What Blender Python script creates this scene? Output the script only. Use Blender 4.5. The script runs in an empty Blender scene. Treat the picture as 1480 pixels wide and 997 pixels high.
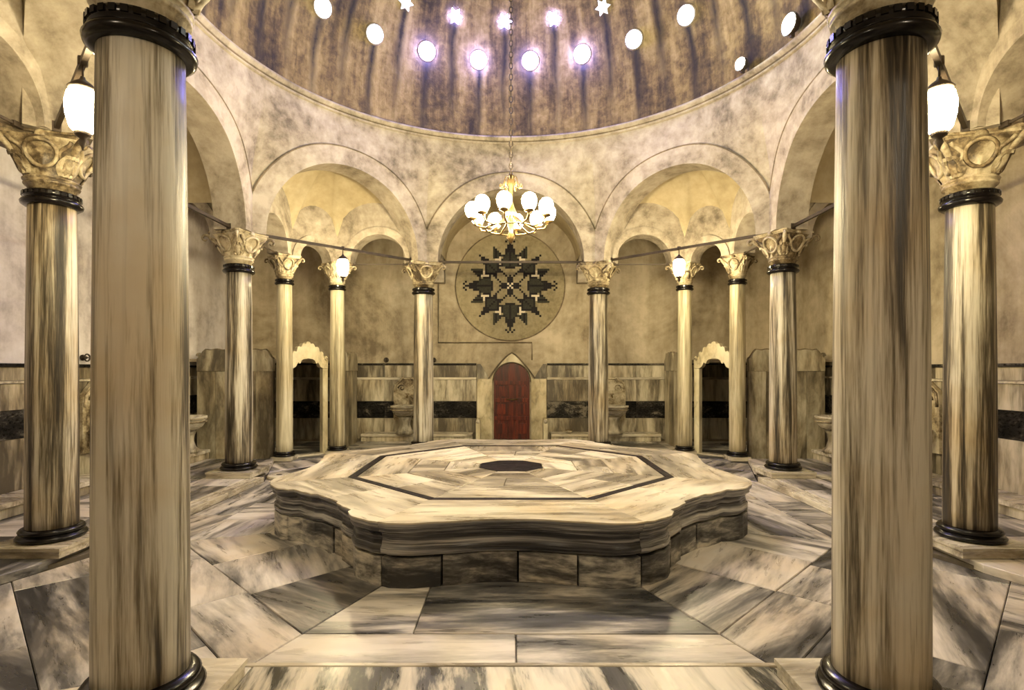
import bpy, bmesh, math, random
from mathutils import Vector, Matrix
random.seed(7)
PI = math.pi
scene = bpy.context.scene
COL = scene.collection

# ------------------------------------------------------------------ camera
CAM_Z = 1.875
cam_d = bpy.data.cameras.new('camera')
cam = bpy.data.objects.new('camera', cam_d); COL.objects.link(cam)
cam.location = (0, -7.49, CAM_Z)
cam.rotation_euler = (PI/2, 0, 0)
cam_d.sensor_width = 36.0
cam_d.lens = 800/1480*36
cam_d.shift_y = 34.5/1480
cam_d.shift_x = 1.5/1480
cam_d.clip_start = 0.05
scene.camera = cam

# ------------------------------------------------------------------ world and exposure
w = bpy.data.worlds.new('world'); scene.world = w; w.use_nodes = True
w.node_tree.nodes['Background'].inputs[0].default_value = (0.5, 0.6, 1.0, 1)
w.node_tree.nodes['Background'].inputs[1].default_value = 0.3
scene.view_settings.view_transform = 'Standard'
scene.view_settings.look = 'None'
scene.view_settings.gamma = 1.0
scene.view_settings.exposure = 1.15
try: scene.view_settings.use_curve_mapping = False
except Exception: pass

WARM = (1.0, 0.82, 0.47)
CHANDELIER_E = 120.0
LANTERN_E = 110.0
FLOOD_E = 170.0
FILL_E = 45.0
SKY_E = 95.0

# ------------------------------------------------------------------ mesh helpers
class MB:
    def __init__(s): s.v = []; s.f = []; s.sm = []
    def add(s, vs, fs, smooth=False):
        o = len(s.v); s.v += [tuple(p) for p in vs]
        for f in fs: s.f.append(tuple(i+o for i in f)); s.sm.append(smooth)
    def box(s, x0, x1, y0, y1, z0, z1, M=None):
        vs = [(x0,y0,z0),(x1,y0,z0),(x1,y1,z0),(x0,y1,z0),(x0,y0,z1),(x1,y0,z1),(x1,y1,z1),(x0,y1,z1)]
        if M is not None: vs = [M @ Vector(p) for p in vs]
        s.add(vs, [(0,3,2,1),(4,5,6,7),(0,1,5,4),(1,2,6,5),(2,3,7,6),(3,0,4,7)])
    def prism(s, poly, z0, z1, M=None, smooth=False):
        n = len(poly)
        vs = [(p[0],p[1],z0) for p in poly]+[(p[0],p[1],z1) for p in poly]
        if M is not None: vs = [M @ Vector(p) for p in vs]
        s.add(vs, [tuple(range(n-1,-1,-1)), tuple(range(n,2*n))])
        s.add(vs, [(i,(i+1)%n,n+(i+1)%n,n+i) for i in range(n)], smooth)
    def lathe(s, prof, seg=24, M=None, caps=True, smooth=True):
        vs = []
        for r, z in prof:
            for k in range(seg):
                a = 2*PI*k/seg; vs.append((r*math.cos(a), r*math.sin(a), z))
        if M is not None: vs = [M @ Vector(p) for p in vs]
        fs = []
        for i in range(len(prof)-1):
            for k in range(seg):
                a = i*seg+k; b = i*seg+(k+1)%seg
                fs.append((a, b, b+seg, a+seg))
        s.add(vs, fs, smooth)
        if caps:
            o = len(s.v)-len(vs)
            s.f.append(tuple(o+k for k in range(seg-1,-1,-1))); s.sm.append(False)
            s.f.append(tuple(o+(len(prof)-1)*seg+k for k in range(seg))); s.sm.append(False)
    def tube(s, path, r, seg=8, closed=False, M=None):
        pts = [Vector(p) for p in path]; n = len(pts); vs = []
        up = Vector((0.13,0.31,0.94)).normalized()
        prev = None
        for i, p in enumerate(pts):
            if closed: t = pts[(i+1)%n]-pts[(i-1)%n]
            else: t = pts[min(i+1,n-1)]-pts[max(i-1,0)]
            t.normalize()
            a = prev if prev is not None else up
            u = (a - t*a.dot(t))
            if u.length < 1e-4: u = t.orthogonal()
            u.normalize(); prev = u; v = t.cross(u)
            rr = r[i] if isinstance(r, (list, tuple)) else r
            for k in range(seg):
                an = 2*PI*k/seg; vs.append(p + (u*math.cos(an)+v*math.sin(an))*rr)
        if M is not None: vs = [M @ q for q in vs]
        fs = []
        m = n if closed else n-1
        for i in range(m):
            for k in range(seg):
                a = i*seg+k; b = i*seg+(k+1)%seg; c = ((i+1)%n)*seg+(k+1)%seg; d = ((i+1)%n)*seg+k
                fs.append((a,b,c,d))
        if not closed:
            fs.append(tuple(range(seg-1,-1,-1))); fs.append(tuple((n-1)*seg+k for k in range(seg)))
        s.add(vs, fs, True)
    def grid(s, rows, closed=False, smooth=True):
        n = len(rows[0]); vs = [p for r in rows for p in r]; fs = []
        for i in range(len(rows)-1):
            for k in range(n if closed else n-1):
                a = i*n+k; b = i*n+(k+1)%n
                fs.append((a,b,b+n,a+n))
        s.add(vs, fs, smooth)
    def mesh(s, name, recalc=True):
        me = bpy.data.meshes.new(name)
        me.from_pydata([tuple(p) for p in s.v], [], s.f)
        me.polygons.foreach_set('use_smooth', s.sm)
        me.update()
        if recalc:
            bm = bmesh.new(); bm.from_mesh(me)
            bmesh.ops.recalc_face_normals(bm, faces=bm.faces[:])
            bm.to_mesh(me); bm.free()
        return me
    def build(s, name, mat, parent=None, loc=(0,0,0), rz=0, recalc=True, kind=None):
        return link(name, s.mesh(name, recalc), mat, parent, loc, rz, kind)

def link(name, me, mat, parent=None, loc=(0,0,0), rz=0, kind=None):
    o = bpy.data.objects.new(name, me); COL.objects.link(o)
    if mat is not None and not me.materials: me.materials.append(mat)
    o.location = loc; o.rotation_euler = (0,0,rz)
    if parent is not None: o.parent = parent
    if kind: o['kind'] = kind
    return o
def tag(o, label, cat, group=None, kind=None):
    o['label'] = label; o['category'] = cat
    if group: o['group'] = group
    if kind: o['kind'] = kind
    return o
def empty(name, loc=(0,0,0), rz=0):
    o = bpy.data.objects.new(name, None); COL.objects.link(o)
    o.location = loc; o.rotation_euler = (0,0,rz); o.empty_display_size = 0.2
    return o
def copy_tree(o, parent=None):
    c = o.copy(); COL.objects.link(c); c.parent = parent
    for ch in list(o.children): copy_tree(ch, c)
    return c
def clip(poly, nx, ny, d):
    "keep the points with n.p <= d"
    out = []
    for i in range(len(poly)):
        a = poly[i]; b = poly[(i+1)%len(poly)]
        fa = a[0]*nx+a[1]*ny-d; fb = b[0]*nx+b[1]*ny-d
        if fa <= 0: out.append(a)
        if (fa < 0 < fb) or (fb < 0 < fa):
            t = fa/(fa-fb); out.append((a[0]+(b[0]-a[0])*t, a[1]+(b[1]-a[1])*t))
    return out
def inset(poly, g):
    "shrink a convex polygon given anticlockwise"
    res = list(poly); n = len(poly)
    for i in range(n):
        a = poly[i]; b = poly[(i+1)%n]; dx = b[0]-a[0]; dy = b[1]-a[1]; L = math.hypot(dx,dy)
        if L < 1e-6: continue
        nx, ny = dy/L, -dx/L
        res = clip(res, nx, ny, a[0]*nx+a[1]*ny-g)
        if len(res) < 3: return []
    return res
def area(poly):
    return 0.5*sum(poly[i][0]*poly[(i+1)%len(poly)][1]-poly[(i+1)%len(poly)][0]*poly[i][1] for i in range(len(poly)))
def smooth01(t):
    t = max(0.0, min(1.0, t)); return t*t*(3-2*t)

# ------------------------------------------------------------------ materials
def new_mat(name):
    m = bpy.data.materials.new(name); m.use_nodes = True
    nt = m.node_tree; b = nt.nodes['Principled BSDF']
    return m, nt, b
def nd(nt, t, **kw):
    n = nt.nodes.new(t)
    for k, v in kw.items(): setattr(n, k, v)
    return n
def sock(nt, s, val):
    if hasattr(val, 'node'): nt.links.new(val, s)
    else: s.default_value = val
def mth(nt, op, a, b=None, c=None, clamp=False):
    n = nd(nt, 'ShaderNodeMath', operation=op); n.use_clamp = clamp
    sock(nt, n.inputs[0], a)
    if b is not None: sock(nt, n.inputs[1], b)
    if c is not None: sock(nt, n.inputs[2], c)
    return n.outputs[0]
def ramp(nt, fac, stops):
    n = nd(nt, 'ShaderNodeValToRGB'); cr = n.color_ramp
    while len(cr.elements) < len(stops): cr.elements.new(0.5)
    for e, (p, c) in zip(cr.elements, stops):
        e.position = p; e.color = (c[0], c[1], c[2], 1) if not isinstance(c, (int, float)) else (c, c, c, 1)
    sock(nt, n.inputs[0], fac); return n.outputs[0]
def mix(nt, fac, a, b, mode='MIX'):
    n = nd(nt, 'ShaderNodeMix', data_type='RGBA', blend_type=mode)
    sock(nt, n.inputs[0], fac)
    for i, v in ((6, a), (7, b)):
        if hasattr(v, 'node'): nt.links.new(v, n.inputs[i])
        else: n.inputs[i].default_value = (v[0], v[1], v[2], 1)
    return n.outputs[2]
def coords(nt, scale, rnd=True, rot=(0,0,0)):
    tc = nd(nt, 'ShaderNodeTexCoord').outputs['Object'] if rnd else nd(nt, 'ShaderNodeNewGeometry').outputs['Position']
    if rnd:
        oi = nd(nt, 'ShaderNodeObjectInfo')
        add = nd(nt, 'ShaderNodeVectorMath', operation='MULTIPLY_ADD')
        comb = nd(nt, 'ShaderNodeCombineXYZ')
        for i, k in enumerate((37.0, 91.0, 53.0)): nt.links.new(mth(nt, 'MULTIPLY', oi.outputs['Random'], k), comb.inputs[i])
        nt.links.new(tc, add.inputs[0]); add.inputs[1].default_value = (1,1,1); nt.links.new(comb.outputs[0], add.inputs[2])
        tc = add.outputs[0]
    mp = nd(nt, 'ShaderNodeMapping'); nt.links.new(tc, mp.inputs[0])
    mp.inputs['Scale'].default_value = scale; mp.inputs['Rotation'].default_value = rot
    return mp.outputs[0]
def noise(nt, vec, scale, detail=5, rough=0.55, dist=0.0):
    n = nd(nt, 'ShaderNodeTexNoise'); nt.links.new(vec, n.inputs['Vector'])
    n.inputs['Scale'].default_value = scale; n.inputs['Detail'].default_value = detail
    n.inputs['Roughness'].default_value = rough; n.inputs['Distortion'].default_value = dist
    return n.outputs[0]
def bump(nt, b, h, strength=0.3, dist=0.02):
    n = nd(nt, 'ShaderNodeBump'); n.inputs['Strength'].default_value = strength; n.inputs['Distance'].default_value = dist
    nt.links.new(h, n.inputs['Height']); nt.links.new(n.outputs[0], b.inputs['Normal'])

def marble(name, stops, vec_scale, rough=0.35, fine=1.0, tint=0.35, bmp=0.15, warm=(0.80,0.62,0.36), vein=0.35, spread=0.13, contrast=1.5):
    m, nt, b = new_mat(name)
    v = coords(nt, vec_scale)
    n1 = noise(nt, v, 1.0, 7, 0.62, 0.5)
    n2 = noise(nt, v, 3.7*fine, 5, 0.62, 0.25)
    f = mth(nt, 'ADD', mth(nt, 'MULTIPLY', n1, 0.72), mth(nt, 'MULTIPLY', n2, 0.28))
    oi = nd(nt, 'ShaderNodeObjectInfo').outputs['Random']
    f = mth(nt, 'ADD', f, mth(nt, 'MULTIPLY', mth(nt, 'SUBTRACT', oi, 0.5), spread))
    f = mth(nt, 'MULTIPLY_ADD', mth(nt, 'SUBTRACT', f, 0.5), contrast, 0.5)
    c = ramp(nt, f, stops)
    # thin dark veins that follow the grain
    n3 = noise(nt, v, 1.3, 3, 0.5, 0.15)
    rdg = mth(nt, 'ABSOLUTE', mth(nt, 'SUBTRACT', n3, 0.5))
    vf = ramp(nt, rdg, [(0.0, 1.0), (0.035, 0.0)])
    vf = mth(nt, 'MULTIPLY', vf, ramp(nt, n1, [(0.40, 1.0), (0.60, 0.15)]))
    c = mix(nt, mth(nt, 'MULTIPLY', vf, vein), c, (0.03, 0.027, 0.024))
    # rusty or yellow lime patches that have seeped into the stone
    p = noise(nt, coords(nt, (1,1,1)), 0.9, 4, 0.6)
    pf = ramp(nt, p, [(0.46, 0.0), (0.66, 1.0)])
    c = mix(nt, mth(nt, 'MULTIPLY', pf, tint), c, warm, 'MULTIPLY')
    nt.links.new(c, b.inputs['Base Color'])
    nt.links.new(ramp(nt, n2, [(0.3, rough-0.1), (0.7, rough+0.15)]), b.inputs['Roughness'])
    if bmp: bump(nt, b, f, bmp, 0.01)
    return m
M = {}
M['slab'] = marble('floor_marble', [(0.34,(0.028,0.028,0.029)),(0.43,(0.105,0.101,0.097)),(0.50,(0.245,0.229,0.207)),(0.56,(0.43,0.396,0.35)),(0.68,(0.66,0.61,0.545))], (0.45,2.6,2.6), 0.32, vein=0.0)
M['slab_bold'] = marble('bold_striped_marble', [(0.40,(0.012,0.012,0.010)),(0.47,(0.05,0.05,0.043)),(0.505,(0.26,0.245,0.20)),(0.55,(0.50,0.465,0.385)),(0.66,(0.66,0.61,0.51))], (2.3,0.35,2.0), 0.3, vein=0.5, contrast=2.0)
M['top'] = marble('platform_top_marble', [(0.34,(0.12,0.105,0.08)),(0.44,(0.28,0.245,0.18)),(0.51,(0.46,0.41,0.31)),(0.58,(0.62,0.56,0.43)),(0.70,(0.74,0.68,0.54))], (0.38,2.0,2.0), 0.3, tint=0.4, vein=0.0, contrast=1.25)
M['fascia'] = marble('grey_banded_marble', [(0.36,(0.018,0.018,0.021)),(0.45,(0.065,0.065,0.071)),(0.51,(0.16,0.16,0.165)),(0.57,(0.32,0.315,0.31)),(0.68,(0.56,0.545,0.52))], (0.35,0.35,14.0), 0.3, tint=0.2, vein=0.7)
M['sidestone'] = marble('patched_side_stone', [(0.34,(0.025,0.025,0.026)),(0.45,(0.10,0.098,0.096)),(0.53,(0.23,0.22,0.20)),(0.60,(0.40,0.38,0.335)),(0.72,(0.62,0.58,0.50))], (1.6,1.6,6.0), 0.5, 1.4, tint=0.3, bmp=0.5)
M['shaft'] = marble('column_marble', [(0.33,(0.020,0.016,0.011)),(0.42,(0.088,0.072,0.048)),(0.49,(0.23,0.198,0.143)),(0.55,(0.39,0.352,0.275)),(0.66,(0.60,0.565,0.475))], (7.0,7.0,0.26), 0.42, 2.6, tint=0.6, bmp=0.5, vein=0.8, spread=0.05, contrast=1.7)
M['shaft_pale'] = marble('pale_yellow_column_marble', [(0.30,(0.16,0.13,0.075)),(0.43,(0.32,0.275,0.175)),(0.52,(0.47,0.42,0.29)),(0.62,(0.60,0.55,0.40)),(0.72,(0.68,0.63,0.49))], (7.0,7.0,0.3), 0.45, 2.0, tint=0.3, bmp=0.3, vein=0.5, contrast=1.4)
M['capital'] = marble('carved_capital_stone', [(0.34,(0.055,0.036,0.016)),(0.44,(0.21,0.16,0.09)),(0.54,(0.39,0.33,0.215)),(0.68,(0.58,0.51,0.37))], (3,3,3), 0.5, 2.0, tint=0.35, bmp=0.4)
M['dado'] = marble('dado_marble', [(0.34,(0.085,0.07,0.048)),(0.44,(0.19,0.16,0.11)),(0.52,(0.32,0.28,0.20)),(0.60,(0.46,0.41,0.30)),(0.72,(0.60,0.54,0.42))], (3.2,3.2,0.6), 0.4, tint=0.35)
M['dado_dark'] = marble('black_band_marble', [(0.3,(0.004,0.004,0.004)),(0.5,(0.012,0.011,0.01)),(0.60,(0.035,0.032,0.028)),(0.72,(0.16,0.14,0.11))], (3,3,5), 0.3, 2.0, tint=0.2)
M['screen'] = marble('screen_marble', [(0.34,(0.10,0.082,0.055)),(0.44,(0.20,0.17,0.115)),(0.52,(0.30,0.26,0.18)),(0.60,(0.41,0.365,0.265)),(0.72,(0.55,0.50,0.38))], (2.6,2.6,0.8), 0.4, tint=0.35)
M['portal'] = marble('pale_portal_marble', [(0.3,(0.36,0.30,0.18)),(0.5,(0.60,0.53,0.36)),(0.7,(0.72,0.66,0.49))], (2,2,1), 0.4, tint=0.2)
M['inlay'] = marble('black_inlay_stone', [(0.35,(0.004,0.003,0.003)),(0.55,(0.012,0.007,0.006)),(0.66,(0.03,0.015,0.011)),(0.76,(0.40,0.34,0.26))], (3,5,3), 0.55, tint=0.1, contrast=1.0)
M['curb'] = marble('pale_nosing_marble', [(0.32,(0.22,0.19,0.14)),(0.5,(0.48,0.43,0.335)),(0.68,(0.68,0.63,0.51))], (0.7,3,3), 0.25, tint=0.25)

def plaster(name, lo, mid, hi, rough=0.85, streak=0.0, scale=1.0):
    m, nt, b = new_mat(name)
    v = coords(nt, (1,1,1), False)
    n1 = noise(nt, v, 0.7*scale, 9, 0.70, 0.5)
    n2 = noise(nt, v, 4.5*scale, 6, 0.65)
    n3 = noise(nt, coords(nt, (5,5,0.5), False), 1.0, 4, 0.6)
    f = mth(nt, 'ADD', mth(nt, 'MULTIPLY', n1, 0.6), mth(nt, 'MULTIPLY', n2, 0.4-streak*0.5))
    f = mth(nt, 'ADD', f, mth(nt, 'MULTIPLY', n3, streak*0.5))
    c = ramp(nt, f, [(0.38, lo), (0.49, mid), (0.60, hi)])
    nt.links.new(c, b.inputs['Base Color']); b.inputs['Roughness'].default_value = rough
    bump(nt, b, n2, 0.25, 0.02)
    return m
M['plaster'] = plaster('lime_plaster', (0.125,0.10,0.07), (0.32,0.272,0.208), (0.46,0.405,0.325))
M['wallplaster'] = plaster('stained_wall_plaster', (0.15,0.115,0.072), (0.36,0.30,0.205), (0.53,0.455,0.34), streak=0.3, scale=0.7)
M['litplaster'] = plaster('lilac_lit_plaster', (0.30,0.26,0.25), (0.60,0.55,0.54), (0.76,0.72,0.73), streak=0.3, scale=0.7)  # cool light falling on the left wall is put into this plaster's colour
M['vault'] = plaster('yellowed_vault_plaster', (0.30,0.24,0.14), (0.39,0.32,0.195), (0.47,0.395,0.26), scale=0.8)
M['disc'] = plaster('medallion_plaster', (0.20,0.165,0.09), (0.30,0.25,0.15), (0.38,0.32,0.20), scale=2)
M['groove'] = plaster('dirty_groove_plaster', (0.06,0.05,0.03), (0.13,0.10,0.06), (0.25,0.19,0.12))

ROW1 = dict(n=24, phi=math.radians(20.0), off=math.radians(5.6), r=0.165)
ROW2 = dict(n=24, phi=math.radians(29.3), off=math.radians(-2.0), r=0.12)
DOME_C = 6.83; DOME_R = 4.43
def dome_mat():
    m, nt, b = new_mat('stained_dome_plaster')
    tc = nd(nt, 'ShaderNodeTexCoord').outputs['Object']
    sx = nd(nt, 'ShaderNodeSeparateXYZ'); nt.links.new(tc, sx.inputs[0])
    az = mth(nt, 'ARCTAN2', sx.outputs[0], sx.outputs[1])
    cb = nd(nt, 'ShaderNodeCombineXYZ')
    nt.links.new(mth(nt, 'COSINE', az), cb.inputs[0]); nt.links.new(mth(nt, 'SINE', az), cb.inputs[1])
    nt.links.new(mth(nt, 'MULTIPLY', sx.outputs[2], 0.03), cb.inputs[2])
    st = noise(nt, cb.outputs[0], 9.0, 5, 0.65)
    n1 = noise(nt, tc, 1.3, 8, 0.65, 0.5)
    n2 = noise(nt, tc, 7.0, 6, 0.7, 0.3)
    f = mth(nt, 'ADD', mth(nt, 'MULTIPLY', st, 0.5), mth(nt, 'ADD', mth(nt, 'MULTIPLY', n1, 0.25), mth(nt, 'MULTIPLY', n2, 0.25)))
    c = ramp(nt, f, [(0.40,(0.020,0.012,0.004)),(0.465,(0.085,0.056,0.019)),(0.52,(0.185,0.130,0.048)),(0.60,(0.32,0.24,0.105))])
    # run-off stains that start at each glass bull's eye
    tot = None
    for row, wid in ((ROW1, 0.10), (ROW2, 0.12)):
        step = 2*PI/row['n']
        wob = mth(nt, 'MULTIPLY', mth(nt, 'SUBTRACT', noise(nt, tc, 1.3, 3), 0.5), 0.05)
        k = mth(nt, 'DIVIDE', mth(nt, 'ADD', mth(nt, 'SUBTRACT', az, row['off']), wob), step)
        k = mth(nt, 'ABSOLUTE', mth(nt, 'SUBTRACT', mth(nt, 'FRACT', mth(nt, 'ADD', k, 10.5)), 0.5))
        band = mth(nt, 'SUBTRACT', 1.0, mth(nt, 'DIVIDE', k, wid), clamp=True)
        zt = DOME_C + DOME_R*math.sin(row['phi'])
        below = mth(nt, 'GREATER_THAN', zt, sx.outputs[2])
        fade = mth(nt, 'SUBTRACT', 1.25, mth(nt, 'MULTIPLY', mth(nt, 'SUBTRACT', zt, sx.outputs[2]), 0.55), clamp=True)
        x = mth(nt, 'MULTIPLY', mth(nt, 'MULTIPLY', band, below), mth(nt, 'MULTIPLY', fade, ramp(nt, n2, [(0.3,0.55),(0.6,1.0)])))
        tot = x if tot is None else mth(nt, 'MAXIMUM', tot, x)
    c = mix(nt, mth(nt, 'MULTIPLY', tot, 1.25, clamp=True), c, (0.014,0.010,0.006))
    nt.links.new(c, b.inputs['Base Color']); b.inputs['Roughness'].default_value = 0.8
    bump(nt, b, n2, 0.5, 0.03)
    return m
M['dome'] = dome_mat()
def plain(name, col, rough=0.5, metal=0.0, var=0.25, sc=8.0):
    m, nt, b = new_mat(name)
    n = noise(nt, coords(nt, (1,1,1)), sc, 4)
    lo = tuple(c*(1-var) for c in col); hi = tuple(min(1, c*(1+var)) for c in col)
    nt.links.new(ramp(nt, n, [(0.3, lo), (0.7, hi)]), b.inputs['Base Color'])
    b.inputs['Roughness'].default_value = rough; b.inputs['Metallic'].default_value = metal
    return m
M['bronze'] = plain('black_bronze', (0.004,0.003,0.003), 0.22, 0.0, 0.5, 14)
M['iron'] = plain('dark_iron', (0.045,0.032,0.022), 0.5, 0.3, 0.4)
M['brass'] = plain('tarnished_brass', (0.18,0.12,0.05), 0.35, 0.8)
M['silver'] = plain('bright_metal', (0.7,0.68,0.6), 0.2, 1.0, 0.1)
M['joint'] = plain('dark_joint_mortar', (0.07,0.055,0.04), 0.9)
M['base'] = plain('rubble_core', (0.11,0.09,0.065), 0.9)
M['tile_dark'] = plain('black_purple_tessera', (0.008,0.005,0.006), 0.5, 0, 0.5, 30)
M['tile_green'] = plain('olive_tessera', (0.030,0.029,0.019), 0.5, 0, 0.35, 30)
M['tile_white'] = plain('cream_tessera', (0.66,0.56,0.40), 0.4, 0, 0.15, 30)
def wood():
    m, nt, b = new_mat('red_varnished_wood')
    v = coords(nt, (9,9,0.8)); n = noise(nt, v, 1.5, 6, 0.6, 0.4)
    nt.links.new(ramp(nt, n, [(0.3,(0.014,0.0014,0.0004)),(0.5,(0.075,0.0075,0.0015)),(0.7,(0.17,0.022,0.004))]), b.inputs['Base Color'])
    b.inputs['Roughness'].default_value = 0.35
    return m
M['wood'] = wood()
def emit(name, col, e):
    m, nt, b = new_mat(name)
    b.inputs['Base Color'].default_value = (0.8,0.8,0.8,1)
    b.inputs['Emission Color'].default_value = (*col, 1); b.inputs['Emission Strength'].default_value = e
    return m
M['globe'] = emit('lit_opal_globe', WARM, CHANDELIER_E)
M['lantern'] = emit('lit_lantern_glass', WARM, LANTERN_E)
M['fill_lantern'] = emit('fill_lantern_glass', (1.0,0.84,0.62), FILL_E)  # glass of the unseen lanterns added as fill
M['flood'] = emit('lit_floodlight_glass', (0.93,1.0,0.90), FLOOD_E)
M['sky_glass'] = emit('daylit_glass', (0.33,0.30,1.0), SKY_E)
for k_ in ('dado_dark','inlay','tile_dark','tile_green','bronze','fascia','iron'): M[k_].node_tree.nodes['Principled BSDF'].inputs['Specular IOR Level'].default_value = 0.12 if k_ in ('dado_dark','inlay','tile_dark','tile_green') else 0.35
M['sky_glass_pale'] = emit('pale_daylit_glass', (0.75,0.85,1.0), 2.2)

# ------------------------------------------------------------------ plan dimensions (metres)
AP = 4.62                     # centre line of the octagon arcade (apothem)
AIN, AOUT = 4.37, 4.87        # its faces
HX = 1.913                    # half length of a face between column centres
ZS, RA, RV = 4.165, 1.58, 1.93
ZRING, RRING = 6.72, 4.42
PX = 3.80                     # corner columns stand at (AP, PX) and (PX, AP)
WX = 6.70                     # walls
WF = -8.9                     # wall behind the photographer
ZR = 6.25                     # roof above the aisles

# ------------------------------------------------------------------ floor
floor = tag(MB().build('floor', None), 'sunken octagonal floor of large veined marble slabs', 'floor', kind='structure')
mb = MB(); mb.box(-7.2,7.2,-9.3,7.2,-0.3,-0.06); floor.data = mb.mesh('floor'); floor.data.materials.append(M['joint'])

def slab(poly, ang, z0, z1, mat, parent, name='slab', gap=0.0035, jit=0.003):
    if area(poly) < 0: poly = poly[::-1]
    poly = inset(poly, gap)
    if len(poly) < 3 or area(poly) < 0.01: return
    cx = sum(p[0] for p in poly)/len(poly); cy = sum(p[1] for p in poly)/len(poly)
    ca, sa = math.cos(-ang), math.sin(-ang)
    loc = [((p[0]-cx)*ca-(p[1]-cy)*sa, (p[0]-cx)*sa+(p[1]-cy)*ca) for p in poly]
    mb = MB(); dz = random.uniform(-jit, jit); c = 0.006
    inn = inset(loc, c)
    if len(inn) == len(loc):
        n = len(loc)
        vs = [(p[0],p[1],z0) for p in loc]+[(p[0],p[1],z1+dz-c) for p in loc]+[(p[0],p[1],z1+dz) for p in inn]
        fs = [tuple(range(n-1,-1,-1)), tuple(range(2*n,3*n))]
        for i in range(n):
            j = (i+1)%n; fs += [(i,j,n+j,n+i),(n+i,n+j,2*n+j,2*n+i)]
        mb.add(vs, fs)
    else: mb.prism(loc, z0, z1+dz)
    mb.build(name, mat, parent, (cx,cy,0), ang)

T8 = math.tan(PI/8)
RINGS = [2.25, 3.57, 4.10]
def lim(poly, *planes):
    for nx, ny, d in planes: poly = clip(poly, nx, ny, d)
    return poly
for k in range(8):
    th = k*PI/4 - PI/2                      # outward direction of the sector
    n = (math.cos(th), math.sin(th)); t = (-n[1], n[0])
    def P(a, u): return (n[0]*a+t[0]*u, n[1]*a+t[1]*u)
    diag = k % 2 == 1
    rings = list(zip(RINGS[:-1], RINGS[1:])) + ([(4.10,4.96),(4.96,5.75)] if diag else [])
    for ri, (a0, a1) in enumerate(rings):
        if ri < 2:
            l0, l1 = a0*T8, a1*T8
        else:
            l0 = l1 = None
        if k == 0: cuts = [[-0.47], [0.02]][ri]          # the joints in front of the platform
        else:
            random.seed(100+k*7+ri)
            cuts = {0:[random.uniform(-0.35,-0.05), random.uniform(0.3,0.45)], 1:[random.uniform(-0.5,-0.2), random.uniform(0.15,0.5)], 2:[random.uniform(-0.55,-0.25), random.uniform(0.2,0.6)], 3:[random.uniform(-0.2,0.2)]}[ri]
        if l1 is not None:
            cs = [-1.0]+cuts+[1.0]
            for c0, c1 in zip(cs[:-1], cs[1:]):
                sk = random.uniform(-0.12,0.12) if k else -0.08
                def e(c, a, l, s): return P(a, c*l + (s if abs(c) < 1 else 0))
                if k == 0: u0, u1 = (0.0 if c0 < -0.99 else -0.02), 0
                poly = [e(c0,a0,l1 if abs(c0)<1 else l0,0), e(c1,a0,l1 if abs(c1)<1 else l0,0), e(c1,a1,l1,0), e(c0,a1,l1,0)]
                vein = th+PI/2 + (random.choice([0,0,0.25,-0.3,PI/2]) if k else 0)
                slab(poly, vein, -0.06, 0.0, M['slab'], floor)
        else:
            cs = [-3.4]+[c*2.0 for c in cuts]+[3.4]
            for c0, c1 in zip(cs[:-1], cs[1:]):
                poly = [P(a0,c0),P(a1,c0),P(a1,c1),P(a0,c1)]
                # keep clear of the two raised arms beside this corner
                for s in (-1, 1):
                    aa = th + s*PI/4; m_ = (math.cos(aa), math.sin(aa)); q = (-m_[1]*(-s), m_[0]*(-s))
                    # arm edge from (4.1, 1.7) to (4.75, 3.6) in the arm's own frame (along m_, along q)
                    ex, ey = 4.75-4.1, 3.6-1.7; L = math.hypot(ex, ey); nx_, ny_ = ey/L, -ex/L
                    wn = (m_[0]*nx_+q[0]*ny_, m_[1]*nx_+q[1]*ny_)
                    d = 4.1*nx_+1.7*ny_
                    poly = clip(poly, wn[0], wn[1], d)
                if len(poly) >= 3:
                    slab(poly, th+PI/2+random.choice([0,PI/2,PI/2,0.3]), -0.06, 0.0, M['slab'], floor)
# cell floors in the four corners
for sx in (-1,1):
    for sy in (-1,1):
        for i in range(2):
            for j in range(2):
                x0, y0 = 3.62+i*1.55, 3.62+j*1.55
                poly = [(x0,y0),(x0+1.55,y0),(x0+1.55,y0+1.55),(x0,y0+1.55)]
                poly = clip(poly, -1, -1, -5.75*math.sqrt(2))
                if len(poly) >= 3: slab([(p[0]*sx,p[1]*sy) for p in poly], 0.2*i, -0.06, 0.02, M['slab'], floor)

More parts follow.
